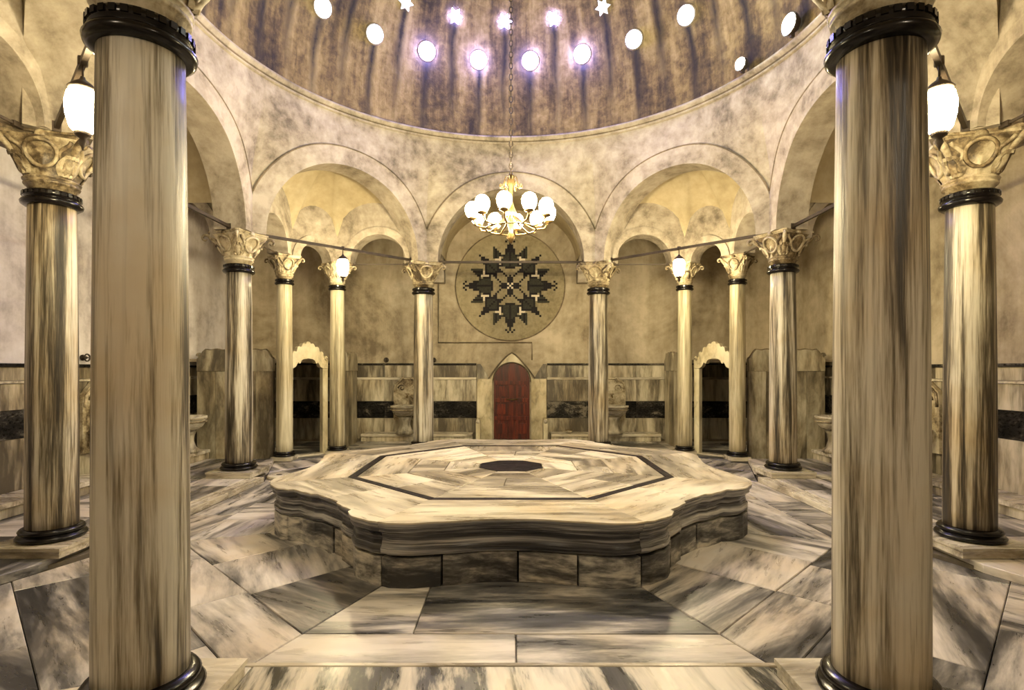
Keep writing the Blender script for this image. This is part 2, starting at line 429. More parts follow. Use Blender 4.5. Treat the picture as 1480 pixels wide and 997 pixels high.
# raised arms (one low step above the middle floor)
for k, nm in ((0,'front'),(1,'right'),(2,'back'),(3,'left')):
    th = k*PI/2-PI/2; deep = 8.9 if k == 0 else WX
    ro = th
    def W(x, y): return (math.cos(th)*x-math.sin(th)*y, math.sin(th)*x+math.cos(th)*y)
    led = empty('raised_step'); tag(led, {'front':'low marble step with bold black stripes between the two foremost column plinths','right':'low marble step along the right arm below the scarred screens','back':'low marble step in front of the red wooden door','left':'low marble step along the left arm under the pale lit wall'}[nm], 'step', 'raised marble steps of the four arms')
    mbb = MB(); full = [(4.11,-1.71),(4.11,1.71),(4.75,3.57),(deep-.14,3.57),(deep-.14,-3.57),(4.75,-3.57)]
    mbb.prism([W(*p) for p in inset([p for p in (full if area(full)>0 else full[::-1])],0.03)], -0.055, 0.03); mbb.build('core', M['base'], led)
    # nosing slabs and the slabs behind them
    nos = [(-1.71,-0.55),(-0.55,0.6),(0.6,1.71)] if k else [(-1.71,1.71)]
    for y0, y1 in nos:
        slab([W(4.10,y0),W(4.15 if k==0 else 4.34,y0),W(4.15 if k==0 else 4.34,y1),W(4.10,y1)], th+PI/2, 0.0, 0.08, M['curb'], led, 'nosing', 0.003, 0.001)
    random.seed(40+k)
    xs_ = [4.15 if k==0 else 4.34, 5.05, 5.9, 6.69 if k in (0,2) else 6.56] + ([7.8, 8.9] if k==0 else [])
    for xi, (xa, xb) in enumerate(zip(xs_[:-1], xs_[1:])):
        ys_ = [-3.58, -2.2, -1.56, -0.3+random.uniform(-0.3,0.3), 1.56, 2.2, 3.58] if xi else ([-3.58,-1.56,1.56,3.58] if k==0 else [-3.58,-1.0,0.7,3.58])
        for ya, yb in zip(ys_[:-1], ys_[1:]):
            poly = [(xa,ya),(xb,ya),(xb,yb),(xa,yb)]
            ex, ey = 0.65, 1.9; L = math.hypot(ex,ey)
            for s in (-1,1): poly = clip(poly, -ey/L, s*ex/L, -(4.1*ey-1.7*ex)/L)
            if len(poly) < 3: continue
            slab([W(*p) for p in poly], th+(PI/2 if random.random()<0.7 else 0.0) if k else PI*0.0+0.16, 0.0, 0.08, M['slab_bold'] if k == 0 else M['slab'], led, 'slab')

# ------------------------------------------------------------------ walls with marble dado
def wall(nm, axis, sign, a0, a1, dist, label):
    "axis: coordinate held constant"
    w_ = MB()
    lo, hi = sorted((sign*dist, sign*(dist+0.35)))
    if axis == 'y': w_.box(a0,a1,lo,hi,-0.25,ZR)
    else: w_.box(lo,hi,a0,a1,-0.25,ZR)
    return tag(w_.build('wall_'+nm, M['wallplaster']), label, 'wall', kind='structure')
wb = wall('back','y',1,-7.05,7.05,WX,'stained plaster wall with marble dado behind the star medallion')
wl = wall('left','x',-1,-9.25,WX,WX,'plaster wall coloured as if lit pale, with marble dado along the left arm')
wr = wall('right','x',1,-9.25,WX,WX,'ochre plaster wall with marble dado along the right arm')
wl.data.materials.clear(); wl.data.materials.append(M['litplaster'])
wf = wall('front','y',-1,-6.7,6.7,8.9,'plain plaster wall at the entrance end of the hall')
def place(axis, sign, dist, u0, u1, d0, d1, z0, z1):
    "box on a wall: u along the wall, d0..d1 out from its face into the hall"
    a, b = sorted((sign*(dist-d0), sign*(dist-d1)))
    return (u0,u1,a,b,z0,z1) if axis == 'y' else (a,b,u0,u1,z0,z1)
def pbox(name, mat, parent, b, bev=0.004):
    x0,x1,y0,y1,z0,z1 = b; c = ((x0+x1)/2,(y0+y1)/2,(z0+z1)/2)
    m_ = MB(); m_.box(x0-c[0],x1-c[0],y0-c[1],y1-c[1],z0-c[2],z1-c[2])
    return m_.build(name, mat, parent, c)
def dado(wallobj, axis, sign, dist, spans, rows):
    for (ua, ub) in spans:
        n = max(1, round(abs(ub-ua)/1.15)); e = [ua+(ub-ua)*i/n for i in range(n+1)]
        for i in range(1, n): e[i] += random.uniform(-0.15, 0.15)
        for (z0,z1,mat,dep,nm) in rows:
            es = e if nm != 'dado_moulding' else [ua, ub]
            for p, q in zip(es[:-1], es[1:]):
                pbox(nm, M[mat], wallobj, place(axis,sign,dist,p+0.004,q-0.004,0,dep+random.uniform(0,0.006),z0+0.003,z1-0.003))
back_rows = [(0.08,0.62,'dado',0.05,'dado_panel'),(0.62,1.05,'dado_dark',0.045,'dark_panel'),(1.05,1.60,'dado',0.05,'dado_panel'),(1.60,1.66,'curb',0.075,'dado_moulding'),(1.66,1.97,'dado',0.05,'dado_panel'),(1.97,2.02,'dado_dark',0.08,'dado_moulding')]
side_rows = [(0.08,0.95,'dado',0.05,'dado_panel'),(0.95,1.33,'dado_dark',0.045,'dark_panel'),(1.33,1.68,'dado',0.05,'dado_panel'),(1.68,1.72,'curb',0.075,'dado_moulding'),(1.72,1.90,'dado',0.05,'dado_panel'),(1.90,1.95,'dado_dark',0.08,'dado_moulding')]
random.seed(3)
dado(wb,'y',1,WX,[(-6.65,-0.88),(0.92,6.65)],back_rows)
# side walls: the middle stretch nearer the door end stands forward as a shallow pier
for wob, sg in ((wl,-1),(wr,1)):
    dado(wob,'x',sg,WX,[(0.16,6.6)],side_rows)
    pbox('pier', M['wallplaster'] if sg>0 else M['litplaster'], wob, place('x',sg,WX,-2.2,0.16,0,0.12,0.0,5.5))
    dado(wob,'x',sg,WX-0.12,[(-2.2,0.13)],side_rows)
# benches
def bench(axis, sign, dist, u0, u1, label, group, dep=0.55, h=0.27, d0=0.06):
    b = empty('stone_bench'); tag(b, label, 'bench', group)
    n = max(1, round((u1-u0)/1.4)); e = [u0+(u1-u0)*i/n for i in range(n+1)]
    for p, q in zip(e[:-1], e[1:]):
        pbox('seat_slab', M['curb'], b, place(axis,sign,dist,p+.004,q-.004,d0,dep+0.02,h-0.06,h))
        pbox('front_slab', M['dado'], b, place(axis,sign,dist,p+.004,q-.004,d0,dep-0.01,0.085,h-0.06))
    return b
bench('y',1,WX,-3.7,-0.95,'low marble bench under the black band, on the conduit side of the red door','benches beside the door')
bb = bench('y',1,WX,0.99,3.7,'low marble bench beside the red door with a small metal bowl on it','benches beside the door')
bench('x',-1,WX,-3.4,3.6,'long low marble bench along the pale left wall','side benches',0.66,0.27,0.19)
bench('x',1,WX,-3.4,3.6,'long low marble bench along the ochre right wall','side benches',0.66,0.27,0.19)

# ------------------------------------------------------------------ back wall: door, medallion, conduit
# stone surround (pointed head) with jamb slabs
pt = empty('door_surround', (0.02,WX,0)); tag(pt, 'pale marble surround with pointed head around the red door', 'door frame', kind='structure')
def xz_prism(poly, y0, y1, mbx=None):
    "polygon given in x,z, extruded in y"
    mbx = mbx or MB(); n = len(poly)
    vs = [(p[0],y0,p[1]) for p in poly]+[(p[0],y1,p[1]) for p in poly]
    mbx.add(vs, [tuple(range(n)), tuple(range(2*n-1,n-1,-1))]+[(i,n+i,n+(i+1)%n,(i+1)%n) for i in range(n)])
    return mbx
def arch_pts(hw, zs, rise, n=14, p=1.0):
    return [(hw*math.cos(PI*i/n), zs+rise*math.sin(PI*i/n)**p) for i in range(n+1)]
for s in (-1,1):
    x0, x1 = sorted((s*0.46, s*0.88))
    pl = [(s*0.50,0.08),(s*0.88,0.08),(s*0.88,2.0),(s*0.80,2.0),(s*0.55,1.70),(s*0.50,1.62)]
    xz_prism([(p[0],min(p[1],1.62)) for p in [(s*0.50,0.08),(s*0.88,0.08),(s*0.88,1.62),(s*0.50,1.62)]], -0.10, 0.0).build('jamb', M['portal'], pt)
    xz_prism([(s*0.57,1.625),(s*0.88,1.625),(s*0.88,2.0),(s*0.80,2.0)], -0.08, 0.0).build('shoulder_stone', M['dado'], pt)
    e = empty('bench_end'); e.location = (0.02+s*0.83, WX-0.6, 0.08); tag(e, 'narrow upright marble bench end beside the red door, '+('conduit valve side' if s<0 else 'metal bowl side'), 'bench end', 'bench ends beside the door')
    xz_prism([(-0.05,0),(0.05,0),(0.05,0.50),(0.03,0.56),(-0.03,0.56),(-0.05,0.50)], -0.04, 0.55).build('upright', M['portal'], e)
    m_ = MB(); m_.tube([(0,-0.045,0.5),(0,0.0,0.5)], 0.05, 10); m_.build('scroll', M['curb'], e)
# head: ring between the round opening and an ogee outline
inner = arch_pts(0.47, 1.56, 0.47, 20)
outer = []
for i in range(21):
    a = PI*i/20; x = 0.56*math.cos(a); f = abs(math.cos(a))
    outer.append((x, 1.60 + 0.66*(1-f**1.35)))
hd = MB(); rows = []
for yv in (-0.09, 0.0):
    pass
vs = [(p[0],-0.09,p[1]) for p in inner]+[(p[0],-0.09,p[1]) for p in outer]+[(p[0],0.02,p[1]) for p in inner]+[(p[0],0.02,p[1]) for p in outer]
fs = []
for i in range(20):
    fs += [(i,i+1,22+i,21+i),(i,42+i,43+i,i+1),(21+i,22+i,64+i,63+i)]
hd.add(vs, fs); hd.build('arch_head', M['portal'], pt, recalc=False)
md = MB(); md.tube([(p[0]*1.06,-0.10,p[1]+0.03) for p in outer], 0.018, 6); md.build('hood_moulding', M['groove'], pt)
md = MB(); md.tube([(p[0]*1.02,-0.095,p[1]+0.012) for p in inner], 0.012, 6); md.build('inner_moulding', M['groove'], pt)
# door leaf of planks
dr = empty('door_1', (0.02,WX,0)); tag(dr, 'red wooden plank door with arched top in the back wall', 'door', kind='structure')
xs_ = [-0.46+0.92*i/5 for i in range(6)]
def topz(x): return 1.56+0.46*math.sqrt(max(0,1-(x/0.46)**2))
for a, b_ in zip(xs_[:-1], xs_[1:]):
    a += .004; b_ -= .004
    pts = [(a,0.08),(b_,0.08)]+[(b_+(a-b_)*i/5, topz(b_+(a-b_)*i/5)) for i in range(6)]
    xz_prism(pts, -0.045, 0.0).build('plank', M['wood'], dr)
for z in (0.62, 1.08, 1.52):
    pbox('rail', M['wood'], dr, (-0.44,0.44,-0.07,-0.045,z-0.05,z+0.05))
for z in (0.35, 0.85, 1.3):
    for x in (-0.27, 0.27):
        pbox('raised_panel', M['wood'], dr, (x-0.11,x+0.11,-0.06,-0.045,z-0.13,z+0.13))
xz_prism([(-0.45,0.085),(0.45,0.085)]+arch_pts(0.45,1.56,0.45,12), -0.012, -0.001).build('backing', M['iron'], dr)
m_ = MB(); m_.tube([(-0.14,-0.085,1.10),(0.0,-0.09,1.09),(0.14,-0.085,1.10)], 0.014, 6); m_.build('bolt', M['brass'], dr)

# star medallion of small tesserae
mdl = empty('star_medallion', (-0.02,WX-0.004,4.0)); tag(mdl, 'round plaster medallion with dark star of square mosaic tesserae on the back wall', 'medallion')
m_ = MB()
ring = [(1.40*math.cos(2*PI*i/64), 1.40*math.sin(2*PI*i/64)) for i in range(64)]
xz_prism(ring, -0.02, 0.0, m_); m_.build('disc', M['disc'], mdl)
m_ = MB(); m_.tube([(p[0],-0.015,p[1]) for p in ring], 0.017, 6, closed=True); m_.build('groove_ring', M['groove'], mdl)
cells = {}
def put(i, j, c):
    for a, b_ in ((i,j),(j,i)):
        for sa in (-1,1):
            for sb in (-1,1): cells[(a*sa,b_*sb)] = c
for i in range(2,5):
    for j in (0,1): put(i,j,'d')
put(1,0,'d'); put(0,0,'w'); put(1,1,'w'); put(5,0,'d')
for q in ((5,2),(6,3),(7,4)): put(q[0],q[1],'d')
for j in range(0,3): put(9,j,'d')
prof = {10:4,11:4,12:4,13:4,14:3,15:3,16:2,17:2,18:2,19:1,20:1,21:0,22:0}
for i, hwid in prof.items():
    for j in range(0,hwid+1): put(i,j,'g' if i<=16 and j>0 and j<hwid else 'd')
for i in (10,11,12,13,14):
    for j in (1,2,3): put(i,j,'g' if j<4 else 'd')
put(23,1,'d'); put(22,2,'d')
for i in range(6,13):
    for j in range(6,13):
        if i >= j:
            d = abs(i-j)
            if (i,j) == (6,6): continue
            put(i,j,'g' if (d>0 and i<12 and j>6) else 'd')
for q in ((8,5),(10,5),(13,12),(13,13),(13,11),(14,13),(14,14),(15,15),(7,5)): put(q[0],q[1],'d')
for j in range(4,9):
    for i in range(14 if j>5 else 15, 15+int((j-4)*1.1)+1): put(i,j,'d' if j%2 else 'g')
for q in ((13,5),(14,5),(12,5),(13,6),(13,7),(11,5)): put(q[0],q[1],'w')
u = 1.40/27.2
for c, mat, nm in (('d','tile_dark','dark_tesserae'),('g','tile_green','olive_tesserae'),('w','tile_white','cream_tesserae')):
    m_ = MB(); h_ = u*0.497
    for (i,j), cc in cells.items():
        if cc == c: m_.box(i*u-h_, i*u+h_, -0.032, -0.018, j*u-h_, j*u+h_)
    m_.build(nm, M[mat], mdl, recalc=False, kind='stuff')
# plastered-in conduit
cd = MB(); zc = 1.875+38/800*14.2
cd.tube([(-1.86,WX-0.024,4.1),(-1.86,WX-0.024,zc),(0.54,WX-0.024,zc),(0.54,WX-0.024,2.10)], 0.018, 6)
tag(cd.build('conduit_pipe', M['groove']), 'thin conduit running across the plaster above the red door', 'conduit')

# ------------------------------------------------------------------ octagon arcade, spandrels, cornice, dome
def arcade_mesh():
    mb = MB(); N = 48
    H = ZRING-ZS
    hl = AIN*T8
    def bound(al):
        c, s = abs(math.cos(al)), math.sin(al)
        r = 1e9
        if c > 1e-6: r = min(r, hl/c)
        if s > 1e-6: r = min(r, H/s)
        return r
    def P(r, al, off):
        uu = r*math.cos(al); h = r*math.sin(al)
        psi = math.atan2(uu, AIN); rho = AIN/math.cos(psi)
        wgt = smooth01((h-0.7)/(H-0.7))
        rho = rho+(RRING-rho)*wgt
        rho -= off
        return (rho*math.sin(psi), rho*math.cos(psi), ZS+h)
    ca = math.atan2(H, hl)
    als = sorted([PI*i/N for i in range(N+1)]+[ca, PI-ca])
    r1 = [min(RV, bound(a)) for a in als]
    mb.grid([[P(RA, a, 0.035) for a in als], [P((RA+r)/2, a, 0.035) for a, r in zip(als, r1)], [P(r, a, 0.035) for a, r in zip(als, r1)]])
    mb.grid([[P(r, a, 0.035) for a, r in zip(als, r1)], [P(r+0.004, a, 0.0) for a, r in zip(als, r1)]], smooth=False)
    mb.grid([[P(r+(bound(a)-r)*f, a, 0.0) for a, r in zip(als, r1)] for f in [i/10 for i in range(11)]])
    # soffit and outer face
    inn = [P(RA, a, 0.035) for a in als]
    out = [(RA*math.cos(a), AOUT, ZS+RA*math.sin(a)) for a in als]
    mb.grid([inn, out])
    ho = AOUT*T8; Ho = ZR-ZS
    def bo(al):
        c, s = abs(math.cos(al)), math.sin(al); r = 1e9
        if c > 1e-6: r = min(r, ho/c)
        if s > 1e-6: r = min(r, Ho/s)
        return r
    co = math.atan2(Ho, ho)
    als2 = sorted([PI*i/N for i in range(N+1)]+[co, PI-co])
    mb.grid([[(RA*math.cos(a), AOUT, ZS+RA*math.sin(a)) for a in als2], [(bo(a)*math.cos(a), AOUT, ZS+bo(a)*math.sin(a)) for a in als2]], smooth=False)
    for s in (-1,1):
        mb.add([(s*RA,AIN-0.035,ZS),(s*hl,AIN-0.035,ZS),(s*ho,AOUT,ZS),(s*RA,AOUT,ZS)], [(0,1,2,3)])
    return mb.mesh('arcade')
am = arcade_mesh(); am.materials.append(M['plaster'])
names = ['back','back_left','left','front_left','front','front_right','right','back_right']
desc = ['plaster arch and spandrel in front of the star medallion','plaster arch over the conduit-side back corner bay','plaster arch opening to the left arm','plaster arch over the corner bay beside the foremost left column','plaster arch above the entrance step','plaster arch over the corner bay beside the foremost right column','plaster arch opening to the right arm','plaster arch over the back corner bay on the floodlight side']
ln = MB(); _a0 = math.acos(min(1, (AIN*T8-0.01)/RV)); _pp = []
for i in range(41):
    a = _a0+(PI-2*_a0)*i/40; uu = RV*math.cos(a); h = RV*math.sin(a); H_ = ZRING-ZS
    psi = math.atan2(uu, AIN); rho = AIN/math.cos(psi); rho = rho+(RRING-rho)*smooth01((h-0.7)/(H_-0.7))-0.030
    _pp.append((rho*math.sin(psi), rho*math.cos(psi), ZS+h))
ln.tube(_pp, 0.016, 6); line_me = ln.mesh('archivolt_line'); line_me.materials.append(M['groove'])
for k in range(8):
    o = link('wall_arcade_'+names[k], am, None, rz=k*PI/4)
    tag(o, desc[k], 'arch wall', 'octagon arcade', 'structure'); link('archivolt_line', line_me, None, o)
# plaster impost piers filling the angle over each column
m_ = MB()
m_.lathe([(0.30,4.12),(0.30,4.9)], 8, caps=True, smooth=False); pier_me = m_.mesh('pier'); pier_me.materials.append(M['plaster'])
# cornice
cor = MB()
cor.lathe([(RRING+0.02,6.69),(RRING-0.03,6.695),(RRING-0.05,6.72),(RRING-0.02,6.745),(RRING-0.03,6.75),(RRING-0.09,6.80),(RRING-0.10,6.835),(RRING-0.05,6.85),(RRING+0.02,6.86)], 128, caps=False)
tag(cor.build('trim_1', M['plaster']), 'round plaster cornice at the foot of the dome', 'cornice', kind='structure')
for z, rr, i in ((6.752,RRING-0.03,2),(6.858,RRING-0.035,3)):
    c2 = MB(); c2.tube([((rr)*math.cos(2*PI*j/128),(rr)*math.sin(2*PI*j/128),z) for j in range(128)], 0.014, 6, closed=True)
    tag(c2.build('trim_%d'%i, M['groove']), ['dark lower bead of the dome cornice','dark upper bead of the dome cornice'][i-2], 'moulding', kind='structure')
dm = MB(); rows = []
for i in range(33):
    ph = (PI/2)*i/32*0.995
    rows.append([(DOME_R*math.cos(ph)*math.cos(2*PI*j/128), DOME_R*math.cos(ph)*math.sin(2*PI*j/128), DOME_C+DOME_R*math.sin(ph)) for j in range(128)])
dm.grid(rows, closed=True)
tag(dm.build('ceiling', M['dome']), 'brown stained plaster dome pierced by small round and star windows', 'dome', kind='structure')
# windows in the dome
def star(r, n=6, inner=0.55):
    return [((r if i%2==0 else r*inner)*math.cos(PI*i/n), (r if i%2==0 else r*inner)*math.sin(PI*i/n)) for i in range(2*n)]
wn = 0
gl = MB(); gl.lathe([(0.165,-0.02),(0.163,0.05),(0.14,0.085),(0.08,0.11),(0.01,0.115)], 20, caps=True)
g_round = gl.mesh('glass')
fr = MB(); fr.tube([(0.178*math.cos(2*PI*i/24),0.178*math.sin(2*PI*i/24),0.0) for i in range(24)], 0.018, 6, closed=True); f_round = fr.mesh('frame'); f_round.materials.append(M['groove'])
gl = MB(); gl.prism(star(0.15), -0.03, 0.03); g_star = gl.mesh('glass')
fr = MB(); fr.tube([(p[0]*1.1,p[1]*1.1,0.0) for p in star(0.15)], 0.013, 6, closed=True); f_star = fr.mesh('frame'); f_star.materials.append(M['groove'])
gr2 = g_round.copy(); gs2 = g_star.copy()
g_round.materials.append(M['sky_glass']); g_star.materials.append(M['sky_glass'])
gr2.materials.append(M['sky_glass_pale']); gs2.materials.append(M['sky_glass_pale'])
for row, gm, gm2, fm, what in ((ROW1,g_round,gr2,f_round,'round glass bull\'s eye window in the lower ring of the dome'),(ROW2,g_star,gs2,f_star,'small six-pointed star window in the upper ring of the dome')):
    for j in range(row['n']):
        az = row['off']+2*PI*j/row['n']; az = (az+PI)%(2*PI)-PI
        ph = row['phi']
        d = Vector((math.cos(ph)*math.sin(az), math.cos(ph)*math.cos(az), math.sin(ph)))
        wn += 1
        e = empty('window_%d'%wn, d*(DOME_R-0.005)+Vector((0,0,DOME_C)))
        e.rotation_euler = (-d).to_track_quat('Z','Y').to_euler()
        near = abs(az) < math.radians(30 if row is ROW1 else 22)
        tag(e, what+(' with blue daylight around it' if near else ' with plain white daylight'), 'window', 'dome windows', 'structure')
        link('glass', gm if near else gm2, None, e); link('frame', fm, None, e)

# ------------------------------------------------------------------ corner bays, arms: smaller arches, vaults, roofs
def arch_wall(p, q, th, r, zs, ztop, name, mat, label, group=None):
    p = Vector((*p,0)); q = Vector((*q,0)); c = (p+q)/2; d = (q-p); hl = d.length/2; d.normalize(); nrm = Vector((-d.y,d.x,0))
    mb = MB(); H = ztop-zs; N = 24
    ca = math.atan2(H, hl)
    als = sorted([PI*i/N for i in range(N+1)]+[ca, PI-ca])
    def b(al):
        cc, s = abs(math.cos(al)), math.sin(al); rr = 1e9
        if cc > 1e-6: rr = min(rr, hl/cc)
        if s > 1e-6: rr = min(rr, H/s)
        return rr
    def P(rr, al, o): return tuple(c+d*(rr*math.cos(al))+nrm*o+Vector((0,0,zs+rr*math.sin(al))))
    for s in (-1,1):
        rv = r+0.16
        def m1(a): return min(rv, b(a))
        mb.grid([[P(r,a,s*th/2) for a in als],[P(m1(a),a,s*th/2) for a in als]], smooth=False)
        mb.grid([[P(m1(a),a,s*th/2) for a in als],[P(min(m1(a)+0.004,b(a)),a,s*(th/2-0.03)) for a in als],[P(b(a),a,s*(th/2-0.03)) for a in als]], smooth=False)
    mb.grid([[P(r,a,-th/2) for a in als],[P(r,a,th/2) for a in als]])
    for s in (-1,1):
        mb.add([tuple(c+d*(s*x)+nrm*o+Vector((0,0,zs))) for x, o in ((r,-th/2),(hl,-th/2),(hl,th/2),(r,th/2))], [(0,1,2,3)])
        mb.add([tuple(c+d*(s*hl)+nrm*o+Vector((0,0,z))) for o, z in ((-th/2,zs),(th/2,zs),(th/2,ztop),(-th/2,ztop))], [(0,1,2,3)])
    o = mb.build(name, mat, recalc=False); tag(o, label, 'arch wall', group, 'structure'); return o
ZS2 = 4.17
ai = 0
corner_txt = {(-1,1):'back corner on the conduit side',(1,1):'back corner on the floodlight side',(-1,-1):'entrance corner under the pale wall',(1,-1):'entrance corner under the ochre wall'}
for sx in (-1,1):
    for sy in (-1,1):
        ct = corner_txt[(sx,sy)]
        ai += 1
        arch_wall((sx*AP,sy*HX),(sx*AP,sy*PX),0.42,0.60,ZS2,ZR,'wall_aisle_%d'%ai,M['plaster'],'small plaster arch towards the side arm in the '+ct)
        ai += 1
        arch_wall((sx*HX,sy*AP),(sx*PX,sy*AP),0.42,0.60,ZS2,ZR,'wall_aisle_%d'%ai,M['plaster'],'small plaster arch towards the '+('back' if sy>0 else 'entrance')+' arm in the '+ct)
        ai += 1
        arch_wall((sx*AP,sy*PX),(sx*PX,sy*AP),0.40,0.33,ZS2,ZR,'wall_aisle_%d'%ai,M['plaster'],'narrow plaster arch above the cell doorway in the '+ct)
        # sail vault of the corner bay
        A = Vector((sx*AP,sy*HX)); P1 = Vector((sx*AP,sy*PX)); P2 = Vector((sx*PX,sy*AP)); B = Vector((sx*HX,sy*AP))
        bd = []
        def edge(a, b, rise, base, n, ex):
            L = (b-a).length/2
            for i in range(n):
                f = i/n; s_ = 2*f-1
                bd.append((a+(b-a)*f, base+rise*math.sqrt(max(0,1-abs(s_)**ex))))
        edge(B, A, 1.68, 4.17, 24, 2); edge(A, P1, 0.98, 4.3, 12, 2); edge(P1, P2, 0.75, 4.3, 8, 2); edge(P2, B, 0.98, 4.3, 12, 2)
        C_ = Vector((sx*3.45, sy*3.45)); hc = 6.0
        rows = []
        for s_ in [i/10 for i in range(11)]:
            rows.append([(p.x+(C_.x-p.x)*s_, p.y+(C_.y-p.y)*s_, h+(hc-h)*math.sin(s_*PI/2)) for p, h in bd])
        vm = MB(); vm.grid(rows, closed=True)
        tag(vm.build('ceiling_vault', M['vault'], recalc=False), 'yellowed sail vault above the '+ct, 'vault', 'corner bay vaults', 'structure')
# transverse arches and barrel vaults of the arms
for k, nm in ((0,'front'),(1,'right'),(2,'back'),(3,'left')):
    th = k*PI/2-PI/2; deep = 8.9 if k == 0 else WX
    def W(x, y): return (math.cos(th)*x-math.sin(th)*y, math.sin(th)*x+math.cos(th)*y)
    for s in (-1,1):
        if k == 0: continue
        arch_wall(W(AP+0.1,s*HX), W(WX,s*HX), 0.46, 0.72, 4.05, ZR, 'wall_transverse_%s_%d'%(nm,(s+3)//2), M['plaster'], 'short cross arch from an octagon column to the %s wall'%nm, 'cross arches of the arms')
    bv = MB(); rows = []
    rb = 1.66
    for x in (AOUT-0.02, (AOUT+deep)/2, deep):
        rows.append([(*W(x, rb*math.cos(PI*i/24)), 4.62+1.32*math.sin(PI*i/24)) for i in range(25)])
    bv.grid(rows)
    tag(bv.build('ceiling_barrel', M['vault'], recalc=False), 'shallow barrel vault over the %s arm'%nm, 'vault', 'arm vaults', 'structure')
# flat roof ring above the aisles
rf = MB()
oct_ = [(AOUT/math.cos(PI/8)*math.cos(PI/8+k*PI/4), AOUT/math.cos(PI/8)*math.sin(PI/8+k*PI/4)) for k in range(8)]
sq = [(7.1,7.1*T8),(7.1*1,7.1),(-7.1,7.1),(-7.1,-9.3),(7.1,-9.3)]
outp = [(7.1,2.94),(2.94,7.1),(-2.94,7.1),(-7.1,2.94),(-7.1,-3.9),(-2.94,-9.3),(2.94,-9.3),(7.1,-3.9)]
rf.add([(p[0],p[1],ZR) for p in oct_]+[(p[0],p[1],ZR) for p in outp]+[(7.1,7.1,ZR),(-7.1,7.1,ZR),(-7.1,-9.3,ZR),(7.1,-9.3,ZR)],
       [(i,(i+1)%8,8+(i+1)%8,8+i) for i in range(8)]+[(8,9,16),(10,11,17),(12,13,18),(14,15,19)])
tag(rf.build('ceiling_aisle', M['vault'], recalc=False), 'plaster ceiling of the aisles around the octagon', 'ceiling', kind='structure')

